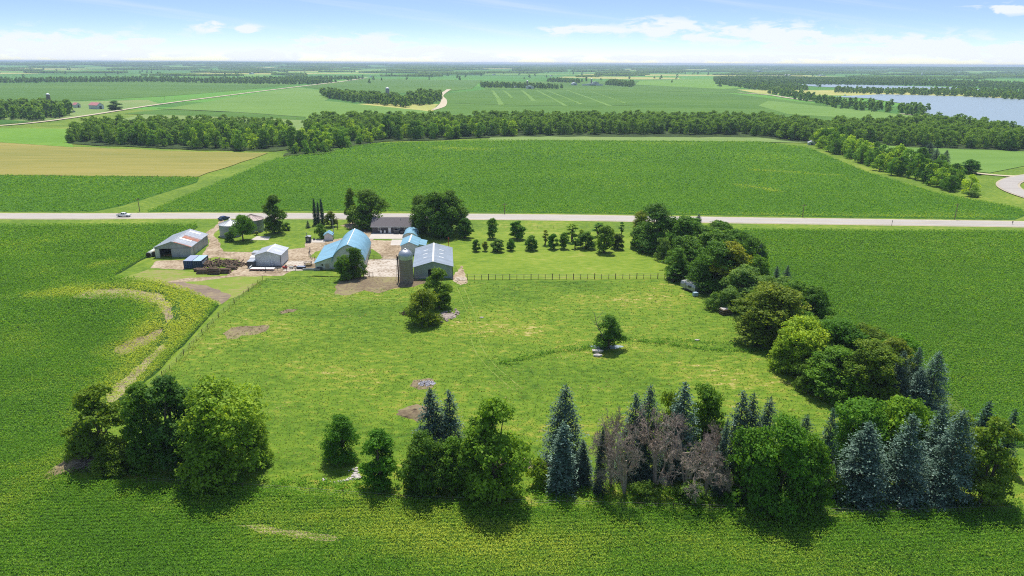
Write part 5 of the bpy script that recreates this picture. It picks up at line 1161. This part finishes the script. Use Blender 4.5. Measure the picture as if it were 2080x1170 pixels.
# house
x, y, a_, w_ = front_mid((757, 473.5), (841, 473.5)); hwid = 15.6; e_ = empty('house', x, y, R(1.2), label='low charcoal grey house with a shingle roof and pale concrete patio', cat='house')
dp = 8.4; eh = 2.75; rh = 4.9
b = MB(); vs = [(-hwid / 2, 0, 0), (-hwid / 2, dp, 0), (-hwid / 2, dp, eh), (-hwid / 2, dp / 2, rh), (-hwid / 2, 0, eh)]; vs2 = [(hwid / 2, q_[1], q_[2]) for q_ in vs]
b.add(vs + vs2, [(0, 1, 2, 3, 4), (9, 8, 7, 6, 5), (0, 5, 6, 1), (1, 6, 7, 2), (2, 7, 8, 3), (3, 8, 9, 4), (4, 9, 5, 0)]); wl = b.build('wall', 'house_wall', e_)
b = MB(); sl = (rh - eh) / (dp / 2)
for s_ in (0, 1):
    yo = lambda q_: q_ if s_ == 0 else dp - q_
    P8 = [(X_, yo(Y_), z_) for X_ in (-hwid / 2 - .4, hwid / 2 + .4) for (Y_, z_) in ((-.55, eh - .55 * sl + .03), (dp / 2, rh + .03), (dp / 2, rh + .17), (-.55, eh - .55 * sl + .17))]
    b.add(P8, [(0, 1, 2, 3), (7, 6, 5, 4), (0, 4, 5, 1), (1, 5, 6, 2), (2, 6, 7, 3), (3, 7, 4, 0)])
rf = b.build('roof', 'shingle', e_); MB().box((0, -.60, eh - .30), (hwid + .8, .08, .2)).build('gutter', 'white', rf); MB().tube([(2.5, 3, 4.2), (2.5, 3, 5.0)], .12, 6).build('vent_pipe', 'steel', rf)
doorp(e_, -1.3, 1.0, 2.1, 'white'); window(e_, -5.1, 1.55, .9, 1.1); window(e_, 2.1, 1.75, .9, .9); window(e_, 4.6, 1.75, 1.2, .9); MB().box((.8, -.05, 1.1), (1.2, .08, 2.1)).build('patio_door', 'glass', e_)
def at_house(X_, Y_, ox=x, oy=y): c, s = math.cos(R(1.2)), math.sin(R(1.2)); return ox + X_ * c - Y_ * s, oy + X_ * s + Y_ * c
for X_, lb in ((-4.4, 'left of two white plastic chairs against the house wall'), (-3.0, 'right of two white plastic chairs, nearer the white house door')):
    q = at_house(X_, -1.0); c_ = empty('patio_chair', q[0], q[1], 0, z=.09, label=lb, cat='chair')
    MB().box((0, 0, .42), (.6, .55, .06)).build('seat', 'white', c_); MB().box((0, .28, .75), (.6, .06, .65)).build('backrest', 'white', c_)
    for sx_ in (-1, 1):
        MB().box((sx_ * .3, 0, .62), (.06, .55, .05)).build('armrest', 'white', c_)
        for sy_ in (-1, 1): MB().box((sx_ * .27, sy_ * .24, .2), (.06, .06, .4)).build('leg', 'white', c_)
q = at_house(1.4, -1.3); o = MB().box((0, 0, .55), (1.9, 1.0, 1.1)).box((0, 0, 1.13), (2.0, 1.1, .06)).build('storage_box', 'grey_dark', loc=(q[0], q[1], .09)); tag(o, 'low grey storage cabinet on the patio by the house', 'cabinet')
q = at_house(3.4, -1.4); e2 = empty('patio_table', q[0], q[1], 0, z=.09, label='dark patio table at the right end of the house wall', cat='table'); MB().lathe([(.02, .7), (.75, .7), (.75, .75), (.02, .76)], 16).build('tabletop', 'grey_dark', e2); MB().tube([(0, 0, 0), (0, 0, .7)], .06, 6).build('pedestal', 'grey_dark', e2)

# ------------------------------------------------------------------ vehicles
def wheels(e_, xs, ys, rad=.4, wd=.26):
    for X_ in xs:
        for Y_ in ys:
            w_ = MB().tube([(X_, Y_ - wd / 2, rad), (X_, Y_ + wd / 2, rad)], rad, 16).build('wheel', 'rubber', e_); MB().tube([(X_, Y_ - wd / 2 - .02, rad), (X_, Y_ + wd / 2 + .02, rad)], rad * .58, 12).build('rim', 'steel', w_)
def glassy(b, e_): return b.build('window', 'glass', e_)
x, y = G(252, 440.5); e_ = empty('pickup_truck', x, y, R(.5), z=.105, label='white crew cab pickup driving on the highway', cat='pickup')
b = MB(); b.prism([(-2.9, .5), (2.85, .5), (2.9, .8), (2.85, 1.12), (1.45, 1.22), (1.2, 1.25), (-.95, 1.25), (-.95, 1.2), (-2.9, 1.2)], -.98, .98); b.build('body', 'white_paint', e_)
b = MB(); lo = [(-.95, 1.24), (1.35, 1.24)]; up = [(-.75, 1.88), (.65, 1.9)]
vs = [(-.95, -.93, 1.24), (1.4, -.93, 1.24), (.7, -.74, 1.9), (-.78, -.74, 1.88), (-.95, .93, 1.24), (1.4, .93, 1.24), (.7, .74, 1.9), (-.78, .74, 1.88)]
b.add(vs, [(0, 1, 2, 3), (7, 6, 5, 4), (0, 4, 5, 1), (1, 5, 6, 2), (2, 6, 7, 3), (3, 7, 4, 0)]); b.build('cab', 'white_paint', e_)
for sy_ in (-1, 1):
    for x0, x1 in ((-.7, .0), (.1, .72)):
        q = MB(); q.add([(x0, sy_ * .935, 1.32), (x1, sy_ * .935, 1.32), (x1 - .12, sy_ * .80, 1.76), (x0 + .04, sy_ * .80, 1.76)], [(0, 1, 2, 3)]); q.add([(a, b_ - sy_ * .02, c) for a, b_, c in q.v[:4]], [(3, 2, 1, 0)]); glassy(q, e_)
q = MB(); q.box((1.08, 0, 1.6), (.03, 1.45, .62), tilt=R(-46)); q.build('windshield', 'glass', e_); MB().box((-1.95, 0, 1.215), (1.75, 1.6, .05)).build('cargo_bed', 'grey_dark', e_); wheels(e_, (-1.85, 1.95), (-.88, .88))
for sy_ in (-1, 1): MB().box((2.88, sy_ * .75, .92), (.06, .32, .18)).build('headlight', 'skylight', e_)
MB().box((2.9, 0, .62), (.12, 1.8, .16)).build('bumper', 'steel', e_)
e_.scale = (.9, .9, .9); x, y = G(455, 446.5); e_ = empty('parked_car', x, y, R(62), z=.07, label='dark blue car at the mouth of the gravel drive behind the grain bins', cat='car')
MB().prism([(-2.2, .35), (2.2, .35), (2.25, .7), (2.1, .88), (1.1, .95), (-1.6, 1.0), (-2.2, .95)], -.9, .9).build('body', 'blue_paint', e_)
b = MB(); b.add([(-1.75, -.85, .98), (1.2, -.85, .95), (.45, -.66, 1.45), (-1.1, -.66, 1.47), (-1.75, .85, .98), (1.2, .85, .95), (.45, .66, 1.45), (-1.1, .66, 1.47)], [(0, 1, 2, 3), (7, 6, 5, 4), (0, 4, 5, 1), (1, 5, 6, 2), (3, 7, 4, 0)]); b.build('window', 'glass', e_)
MB().box((-.33, 0, 1.47), (1.6, 1.35, .05)).build('roof', 'blue_paint', e_); wheels(e_, (-1.4, 1.4), (-.8, .8), .33)
# things beside the garage
def tlr(px, py, rot, L_, w_, h_, mat, name, label, z0=.5):
    x, y = G(px, py); e_ = empty(name, x, y, rot, label=label, cat='trailer'); b = MB(); b.box((0, 0, z0 + h_ / 2), (w_, L_, h_)); b.build('box', mat, e_); MB().box((0, 0, z0 + h_ + .03), (w_ + .06, L_ + .06, .06)).build('roof', 'white_roof' if h_ > 1 else 'white', e_); wheels(e_, (-w_ / 2, w_ / 2), (-.4, .4), .34); b = MB(); b.tube([(0, -L_ / 2, z0), (0, -L_ / 2 - 1, z0)], .05, 5); b.build('hitch', 'steel', e_); return e_
tlr(514, 541, R(4), 3.6, 2.3, 1.5, 'grey_dark', 'enclosed_trailer', 'dark enclosed trailer with a pale top at the left side of the garage')
tlr(517.5, 530, R(4), 3.0, 2.0, 1.0, 'white', 'white_trailer', 'middle one of the white trailers parked along the garage'); tlr(520.5, 521, R(4), 3.0, 1.8, 1.1, 'white', 'white_trailer', 'white trailer farthest back beside the garage')
x, y = G(533, 549); e_ = empty('flatbed_trailer', x, y, R(-1), label='long white flatbed trailer with a red stripe in front of the garage', cat='trailer'); MB().box((0, 0, .62), (7.4, 1.9, .14)).build('deck', 'white', e_); MB().box((0, -.97, .55), (7.4, .03, .1)).build('stripe', 'red_paint', e_); MB().box((-3.6, 0, 1.05), (.08, 1.9, .8), tilt=R(35)).build('ramp', 'white', e_); wheels(e_, (-.5, .5), (-.85, .85), .36); q = MB(); q.tube([(3.7, 0, .6), (4.9, 0, .55)], .06, 5); q.build('hitch', 'steel', e_)
x, y = G(547, 543.5); e_ = empty('metal_hoop_frame', x, y, 0, label='thin pale metal frame with an arched hoop standing before the garage door', cat='frame')
q = MB(); q.tube([(.9, 0, 0), (1.0, 0, 1.1), (.8, 0, 1.8), (.4, 0, 1.9), (.2, 0, 1.3)], .05, 5); q.build('hoop', 'white', e_); q = MB(); q.tube([(-3.2, 0, .9), (1, 0, .9)], .03, 4); q.tube([(-3.2, 0, 0), (-3.2, 0, .9)], .03, 4); q.tube([(-1.6, .1, 0), (-1.6, .1, 2.0)], .03, 4); q.build('rails', 'steel', e_)
def junk(name, px, py, parts, label, cat, rot=0):
    x, y = G(px, py); e_ = empty(name, x, y, rot, label=label, cat=cat)
    for nm, mat, c, d in parts: MB().box(c, d).build(nm, mat, e_)
    return e_
junk('garden_tiller', 579, 546, [('body', 'red_paint', (0, 0, .55), (1.3, .8, .5)), ('engine', 'grey_dark', (.3, 0, .95), (.5, .5, .35)), ('handle', 'steel', (-.95, 0, .9), (.8, .06, .06))], 'red garden machine by the fence right of the garage', 'machine')
junk('hand_cart', 592, 546, [('tray', 'steel', (0, 0, .55), (1.2, .7, .3)), ('handle', 'darkwood', (-.9, 0, .7), (.9, .05, .05)), ('leg', 'darkwood', (.4, 0, .2), (.06, .5, .4))], 'small grey cart on the soiled slab beside the red machine', 'cart')
junk('implement', 603, 545, [('frame', 'darkwood', (0, 0, .5), (1.9, .2, .2)), ('drawbar', 'darkwood', (.2, .6, .5), (.15, 1.3, .15)), ('seat', 'red_paint', (-.4, 0, .95), (.4, .4, .08)), ('post', 'steel', (-.4, 0, .7), (.06, .06, .5))], 'rusty implement with a red seat near the middle of the slab', 'implement')
junk('covered_boat', 612, 546, [('hull', 'grey_dark', (0, 0, .45), (2.7, 1.1, .55)), ('cover', 'cont_roof', (.1, 0, .78), (2.3, .95, .14))], 'dark covered tub on the slab before the lean-to pen', 'tub')
junk('feed_trough', 633, 549, [('trough', 'block', (0, 0, .3), (5.2, .5, .6)), ('water', 'glass', (0, 0, .58), (4.9, .3, .06))], 'long low concrete trough at the foot of the brown pen', 'trough')
x, y = G(626, 540); e_ = empty('hay_feeder', x, y, .2, label='round tangle of a rusty hay feeder in the brown pen left of the barn', cat='feeder')
q = MB()
for k in range(14): a = 2 * PI * k / 14; q.tube([(math.cos(a) * 1.25, math.sin(a) * 1.25, 0), (math.cos(a + .2) * 1.15, math.sin(a + .2) * 1.15, 1.2)], .04, 4)
for z_ in (.15, .6, 1.2): q.tube([(math.cos(2 * PI * k / 16) * 1.25, math.sin(2 * PI * k / 16) * 1.25, z_) for k in range(17)], .045, 4)
q.build('ring', 'darkwood', e_); MB().lathe([(1.0, 0), (.95, .5), (.5, .85), (.02, .95)], 14).build('hay', 'hay', e_)
S_('dirt_pen', [(612, 549), (642, 549), (644, 536), (622, 537)], .092, 'dirt', wob=.1)
# pale feeder under the barn bushes
x, y = G(716, 561); e_ = empty('feed_bunk', x, y, R(-4), label='pale concrete feed bunk at the foot of the bushes by the barn', cat='feeder'); MB().prism([(-2.6, .1), (2.4, 0), (2.6, .7), (2.2, .78), (-2.2, .7), (-2.9, .6)], -.5, .5).build('bunk', 'block', e_); MB().box((0, 0, .74), (4.2, .6, .05)).build('hollow', 'darkwood', e_)
# red hydrant post
x, y = G(911, 503); e_ = empty('hydrant_post', x, y, 0, label='thin red post standing behind the big pole barn', cat='post'); MB().tube([(0, 0, 0), (0, 0, 3.6)], .09, 6).build('post', 'red_paint', e_); MB().box((.15, 0, 3.3), (.4, .12, .12)).build('spout', 'red_paint', e_)
# pallet-like cattle guard at the gate
x, y = G(935, 567); tag(MB().box((0, 0, .06), (3.0, 2.8, .12)).build('concrete_step', 'lot', loc=(x, y, .06)), 'pale slab at the left end of the long pasture fence', 'slab')
# ------------------------------------------------------------------ fences
def fence(name, line, step, h, label, rails=(.4, .8, 1.2), rmat='wire', rr=.03, pr=.09, gate=None, postm='post', **k):
    x0, y0 = line[0]; e_ = empty(name, x0, y0, 0, label=label, cat='fence', **k); d = 0; pts_ = [line[0]]
    for a, b in zip(line[:-1], line[1:]):
        n = max(1, round(math.dist(a, b) / step)); pts_ += [(a[0] + (b[0] - a[0]) * i / n, a[1] + (b[1] - a[1]) * i / n) for i in range(1, n + 1)]
    rr_ = random.Random(len(pts_)); Z = MB()
    for i, p_ in enumerate(pts_[:100]):
        hh = h * (1.12 if i % 3 == 0 else .98) + rr_.uniform(-.06, .06); lx, ly = rr_.uniform(-.05, .05), rr_.uniform(-.05, .05)
        MB().tube([(p_[0] - x0, p_[1] - y0, 0), (p_[0] - x0 + lx, p_[1] - y0 + ly, hh)], pr * (1.25 if i % 3 == 0 else .8), 6).build('post', postm, e_)
    for z_ in rails: Z.tube([(p_[0] - x0, p_[1] - y0, z_ * h / 1.2) for p_ in pts_], rr, 4, False)
    Z.build('rails' if rmat != 'wire' else 'wires', rmat, e_); return e_
fence('pasture_fence', W_((949, 568), (1350, 566)), 2.05, 1.5, 'long dark post and wire fence between the orchard paddock and the pasture', rr=.035)
fence('boundary_fence', FENCE_L, 3.6, 1.3, 'post and wire fence along the left side of the pasture beside the corn', rr=.015, pr=.06)
fence('boundary_fence', W_((300, 985), (560, 1001), (840, 1022), (1080, 1030), (1440, 1040), (1760, 1050), (2080, 1042)), 5, 1.2, 'thin post and wire fence along the front edge of the pasture', rr=.012, pr=.06)
fence('lot_fence', W_((742, 528), (778, 527), (806, 527)), 3.0, 1.4, 'pipe fence along the back of the soiled concrete lot', rmat='post', rr=.04)
fence('lot_fence', W_((741, 552), (750, 562), (758, 563)), 1.6, 1.4, 'short fence between the barn bushes and the lot', rmat='post', rr=.04)
fence('yard_fence', W_((540, 553), (565, 552.5), (600, 549.5)), 2.6, 1.4, 'dark post fence in front of the garage clutter', rmat='wire', rr=.03)
fence('yard_fence', W_((640, 530), (634, 527), (628, 520), (630, 511)), 2.2, 1.3, 'posts around the small lawn left of the barn', rmat='wire', rr=.03)
fence('road_fence', W_((960, 462), (1290, 466)), 6, 1.1, 'faint wire fence between the orchard and the road', rr=.012, pr=.05)
# ------------------------------------------------------------------ utility poles along the road
def upole(px, pb, pt, lb, arm=True):
    x, y = G(px, pb); h_ = HT(px, pb, pt); e_ = empty('utility_pole', x, y, R(random.uniform(-8, 8)), label=lb, cat='utility pole', group='utility poles along the highway'); MB().tube([(0, 0, 0), (0, 0, h_)], [.16, .11], 7).build('pole', 'wood', e_)
    if arm:
        MB().box((0, 0, h_ - .6), (2.2, .1, .12)).build('crossarm', 'wood', e_)
        for s_ in (-.95, 0.25, .95): MB().lathe([(.06, h_ - .54), (.06, h_ - .38), (.02, h_ - .34)], 6, (s_, 0)).build('insulator', 'glass', e_)
upole(284, 430, 402, 'utility pole at the road end of the grassy waterway'); upole(1025, 434, 413, 'utility pole across the road above the middle of the orchard'); upole(1630, 441, 415, 'utility pole across the road above the dark right crop field'); upole(1939, 446, 413, 'rightmost utility pole across the road')
upole(335, 206, 195, 'far utility pole beside the gravel road on the left')
x, y = G(2056, 456); tag(MB().tube([(0, 0, 0), (0, 0, 1.2)], .07, 6).box((0, 0, 1.05), (.5, .05, .5)).build('road_sign', 'grey_dark', loc=(x, y, 0)), 'small roadside post at the right edge of the highway', 'sign')
x, y = G(1811, 459); tag(MB().tube([(0, 0, 0), (0, 0, 2.2)], .07, 6).box((0, 0, 2.0), (.3, .05, .4)).build('road_sign', 'grey_dark', loc=(x, y, 0)), 'thin dark marker post on the near verge of the highway', 'sign')
# power line tower far left
x, y = G(334, 206)
# ------------------------------------------------------------------ rocks and piles
def rockmesh(seed):
    bm = bmesh.new(); bmesh.ops.create_icosphere(bm, subdivisions=1, radius=.5); rr = random.Random(seed)
    for v_ in bm.verts: v_.co *= rr.uniform(.75, 1.2); v_.co.z *= .7
    me = bpy.data.meshes.new('rock'); bm.to_mesh(me); bm.free(); me.materials.append(M['rock']); return me
RM = [rockmesh(i) for i in range(5)]; RM2 = [rockmesh(i + 9) for i in range(5)]
for q_ in RM2: q_.materials[0] = M['rubble']
r_ = random.Random(9)
for i in range(46):
    t_ = r_.random()
    if i < 30: px, py = 722 + r_.gauss(0, 7) , 964 + r_.gauss(0, 7)
    else: px, py = 655 + 70 * t_, 973 + 6 * math.sin(t_ * 3) + r_.gauss(0, 1.4)
    x, y = G(px, py); s = r_.uniform(.25, .85) if i < 30 else r_.uniform(.2, .5); o = link('rock', RM[i % 5]); o.location = (x, y, s * .15); o.scale = (s, s, s); o.rotation_euler = (0, 0, r_.uniform(0, 6))
    if i < 30: tag(o, '%s pale rock in the white heap beside the round pasture tree' % ('big' if s > .65 else ('small' if s < .4 else 'middling')), 'rock', 'rocks of the white heap in the pasture')
    else: tag(o, 'small pale rock in the line leading to the white heap', 'rock', 'rocks strung out left of the white heap')
for i in range(60):
    a = r_.uniform(0, 6.28); q = math.sqrt(r_.random()); px, py = 908 + 26 * q * math.cos(a), 642 + 12 * q * math.sin(a) - .25 * 26 * q * math.cos(a); x, y = G(px, py); s = r_.uniform(.3, .9)
    o = link('rock', RM2[i % 5]); o.location = (x, y, s * .1 + max(0, 1 - q) * .5); o.scale = (s, s, s); o.rotation_euler = (0, 0, r_.uniform(0, 6)); tag(o, '%s stone in the %s half of the rubble heap under the pasture tree pair' % ('large' if s > .65 else ('small' if s < .45 else 'middling'), 'left' if math.cos(a) < 0 else 'right'), 'rock', 'stones of the rubble heap under the tree pair')
for (px, py, s, lb) in ((1213, 724, 1.5, 'long pale boulder beside the lone pasture tree, front one'), (1214, 716, 2.0, 'flat pale boulder beside the lone pasture tree, back one'), (978, 646, .8, 'small white stone standing alone by the wheel tracks'), (1415, 692, .9, 'flat pale stone in the right part of the pasture')):
    x, y = G(px, py); o = link('boulder', RM[int(s * 7) % 5]); o.location = (x, y, .15 * s); o.scale = (s * 1.5, s * .8, s * .9); tag(o, lb, 'boulder')
x, y = G(1232, 706); M['puddle'] = M['slab']; o = sheet('puddle', [(x + 3.6 * math.cos(a) * (1 + .2 * math.sin(3 * a)), y + .2 + 1.3 * math.sin(a)) for a in [2 * PI * k / 18 for k in range(18)]], .072, 'water', wob=0)
def twigheap(name, px, py, rx, ry, hh, n, mat, label, seed, L_=1.6, rad=.03):
    rr = random.Random(seed); x, y = G(px, py); b = MB()
    for _ in range(n):
        a = rr.uniform(0, 6.28); q = math.sqrt(rr.random()); c = Vector((q * math.cos(a) * rx, q * math.sin(a) * ry, rr.uniform(.1, 1) * hh * (1 - .7 * q))); d = Vector((rr.gauss(0, 1), rr.gauss(0, 1), rr.gauss(0, .35))).normalized() * L_ * rr.uniform(.4, 1)
        b.tube([c - d / 2, c + Vector((0, 0, .06)), c + d / 2], [rad, rad * .8, rad * .3], 4, False)
    o = b.build(name, mat, loc=(x, y, 0)); tag(o, label, name.replace('_', ' ')); return o
twigheap('brush_pile', 172, 944, 3.2, 2.0, 2.0, 420, 'deadwood', 'heap of dead brown branches at the lower left corner of the pasture', 1, 2.4, .035)
twigheap('brush_pile', 262, 945, 3.5, 1.6, 1.4, 260, 'deadwood', 'dead twigs under the olive bushes of the left clump', 2, 2.0, .03)
twigheap('brush_pile', 1090, 948, 2.2, .6, .6, 60, 'deadwood', 'fallen pale limbs left of the large blue spruce', 3, 4.0, .06)
twigheap('brush_pile', 829, 638, 2.0, 1.2, 1.2, 160, 'darkwood', 'dark brush lump left of the lower tree on the stone heap', 4, 1.5, .05)
twigheap('scrap_heap', 866, 780, 1.6, 1.2, .5, 120, 'ash', 'burnt out pile of ash and pale scrap on the pasture', 5, .9, .07)
def mound(name, px, py, rx, ry, hh, mat, label, seed, rot=0):
    rr = random.Random(seed); x, y = G(px, py); b = MB(); n = 20; vs = []; prof_ = [(1.0, 0), (.82, .4), (.55, .8), (.25, .97), (0.03, 1.0)]
    for rq, zq in prof_:
        for k in range(n): a = 2 * PI * k / n; j = rr.uniform(.9, 1.1); vs.append((math.cos(a) * rx * rq * j, math.sin(a) * ry * rq * j, zq * hh * rr.uniform(.85, 1.1) - .03))
    b.add(vs, [(i * n + k, i * n + (k + 1) % n, (i + 1) * n + (k + 1) % n, (i + 1) * n + k) for i in range(len(prof_) - 1) for k in range(n)]); o = b.build(name, mat, loc=(x, y, 0), rot=rot); tag(o, label, name.replace('_', ' ')); return o
mound('dirt_mound', 845, 838, 3.6, 2.6, .7, 'dirt', 'round brown dirt mound left of the twin blue spruces', 1)
mound('hay_heap', 140, 952, 3.6, 1.7, 1.3, 'hay', 'tan heap of old hay beside the corn at the lower left corner', 2, R(55)); mound('rubble_mound', 905, 643, 3.0, 2.0, .7, 'rubble', 'low rubble mound under the pair of pasture trees', 3)
x, y = G(375, 944); tag(MB().tube([(-1.6, .3, 1.5), (-.2, 0, .7), (1.5, -.2, .15)], [.12, .18, .2], 7).build('fallen_log', 'deadwood', loc=(x, y - .8, 0)), 'pale fallen log leaning under the left clump of trees', 'log')
# camper, sheet metal and wood stack at the belt
x, y = G(1402, 590); e_ = empty('camper_trailer', x, y, R(30), label='old white camper half hidden under the dark trees of the belt', cat='camper'); MB().prism([(-1.1, .55), (1.1, .55), (1.15, 1.6), (.9, 2.35), (-.9, 2.35), (-1.15, 1.6)], -2.8, 2.8).build('body', 'steel', e_); MB().box((-1.16, -.8, 1.5), (.06, 1.2, .6)).build('window', 'glass', e_); MB().box((-1.15, 1.2, 1.3), (.06, .7, 1.6)).build('door', 'steel', e_); wheels(e_, (-1.0, 1.0), (-.4, .4), .34)
x, y = G(1412, 602); e_ = empty('water_tank', x, y, .3, label='small pale blue cage tank beside the old camper', cat='tank'); MB().box((0, 0, .65), (1.2, 1.0, 1.0)).build('tank', 'cont_roof2', e_); q = MB()
for k in range(5): q.tube([(-.62 + k * .31, -.53, .1), (-.62 + k * .31, -.53, 1.2)], .025, 4)
q.build('cage', 'steel', e_)
x, y = G(1473, 638); e_ = empty('wood_stack', x, y, R(20), label='stack of weathered boards with a pale lid at the edge of the belt', cat='wood stack')
for k in range(6): MB().box((0, 0, .15 + k * .24), (2.6 + .12 * (k % 2), 1.8, .18)).build('board_layer', 'wood' if k % 2 else 'darkwood', e_)
MB().box((-.2, .1, 1.52), (1.9, 1.5, .08)).build('lid', 'slab', e_)

# ------------------------------------------------------------------ farms in the distance
def farm_barn(px, py, wpx, hpx, lpx, rot, wallm, roofm, name, label, cat='barn', win=True):
    x, y = G(px, py); k = y / (F * math.cos(PITCH) ** 0) ; dep = CH / max(1e-6, -ray(px, py)[2]); w_ = wpx * dep / F; h_ = hpx * dep / F; l_ = lpx * dep / F
    e_, wl, rf = gable_building(name, x, y, R(rot), w_, l_, h_ * .62, h_, wallm, roofm, label, cat)
    MB().box((0, -.1, h_ * .25), (w_ * .3, .2, h_ * .5)).build('door', 'grey_dark', e_); return e_
def far_silo(px, pb, pt, wpx, mat, label):
    x, y = G(px, pb); dep = CH / -ray(px, pb)[2]; h_ = HT(px, pb, pt); r0 = wpx * dep / F / 2; e_ = empty('silo', x, y, 0, label=label, cat='silo'); MB().lathe([(r0, 0), (r0, h_ - r0)], 24).build('shaft', mat, e_); MB().lathe([(r0 * 1.04, h_ - r0)] + [(r0 * 1.04 * math.cos(t_), h_ - r0 + r0 * .9 * math.sin(t_)) for t_ in (.4, .8, 1.2)] + [(.1, h_)], 24).build('dome', 'white', e_)
far_silo(104, 228, 189, 7, 'stave', 'grey silo rising behind the dark grove of the far left farm')
farm_barn(205, 222, 14, 13, 28, 62, 'white_steel', 'red_roof', 'farm_barn', 'long white barn with a faded red roof beside the gravel road'); farm_barn(160, 219, 9, 10, 14, 60, 'white_wall', 'red_roof', 'farm_barn', 'small barn with an orange red roof between the grove and the long barn'); farm_barn(148, 229, 5, 4, 6, 10, 'white_wall', 'dark', 'farm_hut', 'tiny white hut at the right end of the dark grove', 'hut')
far_silo(788, 205, 176.5, 7.5, 'block', 'grey silo with a white cap standing in the middle distance grove')
farm_barn(786, 199, 18, 10, 16, 20, 'white_wall', 'white_roof', 'farm_barn', 'white barn directly beside the silo in the middle distance grove'); farm_barn(806, 199, 13, 7, 9, 75, 'white_wall', 'white_roof', 'farm_barn', 'low white shed right of the silo in the middle distance grove'); farm_barn(772, 194, 10, 5, 8, 80, 'white_wall', 'white_roof', 'farm_barn', 'pale roof peeping out left of the silo in the middle distance grove')
far_silo(1071, 178, 163, 4, 'rubble', 'brick coloured silo of the centre farm on the horizon side of the striped field')
farm_barn(1076, 180.5, 16, 7, 8, 0, 'white_wall', 'white_roof', 'farm_barn', 'white barn under the brick coloured silo'); farm_barn(1047, 178.5, 5, 4, 5, 10, 'white_wall', 'white_roof', 'farm_barn', 'tiny white shed left of the brick coloured silo')
far_silo(1201, 173, 159, 3.2, 'rubble', 'small silo above the long white barns right of the centre')
farm_barn(1168, 173.5, 10, 6, 9, 20, 'white_wall', 'white_roof', 'farm_barn', 'left white gabled shed of the far long farm'); farm_barn(1204, 174, 42, 4, 7, 2, 'white_wall', 'white_roof', 'farm_barn', 'very long low white barn of the far long farm'); farm_barn(1210, 171.5, 14, 5.5, 6, 0, 'white_wall', 'white_roof', 'farm_barn', 'taller white barn behind the very long low one')
for i, (px, py, w_, h_, lb) in enumerate(((510, 151, 9, 3.5, 'white building by the far left woods'), (536, 142, 18, 2.6, 'pale long roof far off near the left horizon'), (640, 137, 5, 2.5, 'white speck of a farm on the left horizon'), (730, 158, 6, 3, 'white shed at the far end of the gravel road'), (754, 157, 5, 3, 'second white shed right of the far end of the gravel road'),
    (1543, 146, 17, 2.5, 'pale flat building far right of the centre horizon'), (1598, 155, 6, 4, 'left white gable in the far right woods'), (1604, 155, 5, 3.5, 'right white gable in the far right woods'), (1672, 154.5, 16, 2.4, 'long cream roof above the upper lake'), (1873, 154, 3, 6, 'thin pale tower above the upper lake woods'), (1950, 148, 10, 2, 'pale field building near the right horizon'), (1120, 155, 6, 2, 'small pale building near the middle of the horizon'), (1004, 152.5, 7, 2, 'tiny pale roof left of the middle horizon'))):
    farm_barn(px, py, w_, h_, w_ * .6, (i * 37) % 30, 'white_wall', 'white_roof', 'distant_building', lb, 'building')
farm_barn(1649, 295, 13, 8, 12, -12, 'white_steel', 'white_roof', 'field_shed', 'grey steel shed at the right end of the wood along the big field', 'shed')
farm_barn(1782, 304, 20, 8, 14, -8, 'white_wall', 'brown_shingle', 'farm_house', 'brown roofed house in the curving tree line', 'house'); farm_barn(1800, 279, 18, 9, 12, 20, 'white_wall', 'brown_shingle', 'farm_house', 'tan roofed house deeper in the lake side wood', 'house')
for (px, py, lb) in ((1716, 194.5, 'small white boat at the left of the lake shore'), (1790, 194, 'small white boat below the middle of the wooded spit'), (1822, 194.6, 'small white boat right of the middle of the wooded spit')):
    x, y = G(px, py); e_ = empty('boat', x, y, random.uniform(0, 3), z=.62, label=lb, cat='boat'); MB().prism([(-3, 0), (2.2, 0), (3.6, 1.1), (-3, 1.0)], -1.2, 1.2).build('hull', 'white', e_); MB().prism([(-1.5, 1.05), (.8, 1.05), (.4, 2.1), (-1.3, 2.1)], -.9, .9).build('cabin', 'white', e_)

# ------------------------------------------------------------------ haze
m = bpy.data.materials.new('haze_air'); m.use_nodes = True; t = NT(m.node_tree)
pv = t.n('ShaderNodeVolumePrincipled', ins={'Color': (.62, .79, 1.0, 1), 'Density': 1.0e-4, 'Anisotropy': .2}); o_ = t.n('ShaderNodeOutputMaterial'); t.l(pv.outputs[0], o_.inputs['Volume'])
b = MB(); b.box((0, 0, 40), (46000, 46000, 100)); hz_ = b.build('haze', m); zt = 66.0
for v_ in hz_.data.vertices: v_.co.z = -8.0 if v_.co.z < 0 else zt
tag(hz_, kind='stuff', label='thin summer haze over the far country', cat='haze')
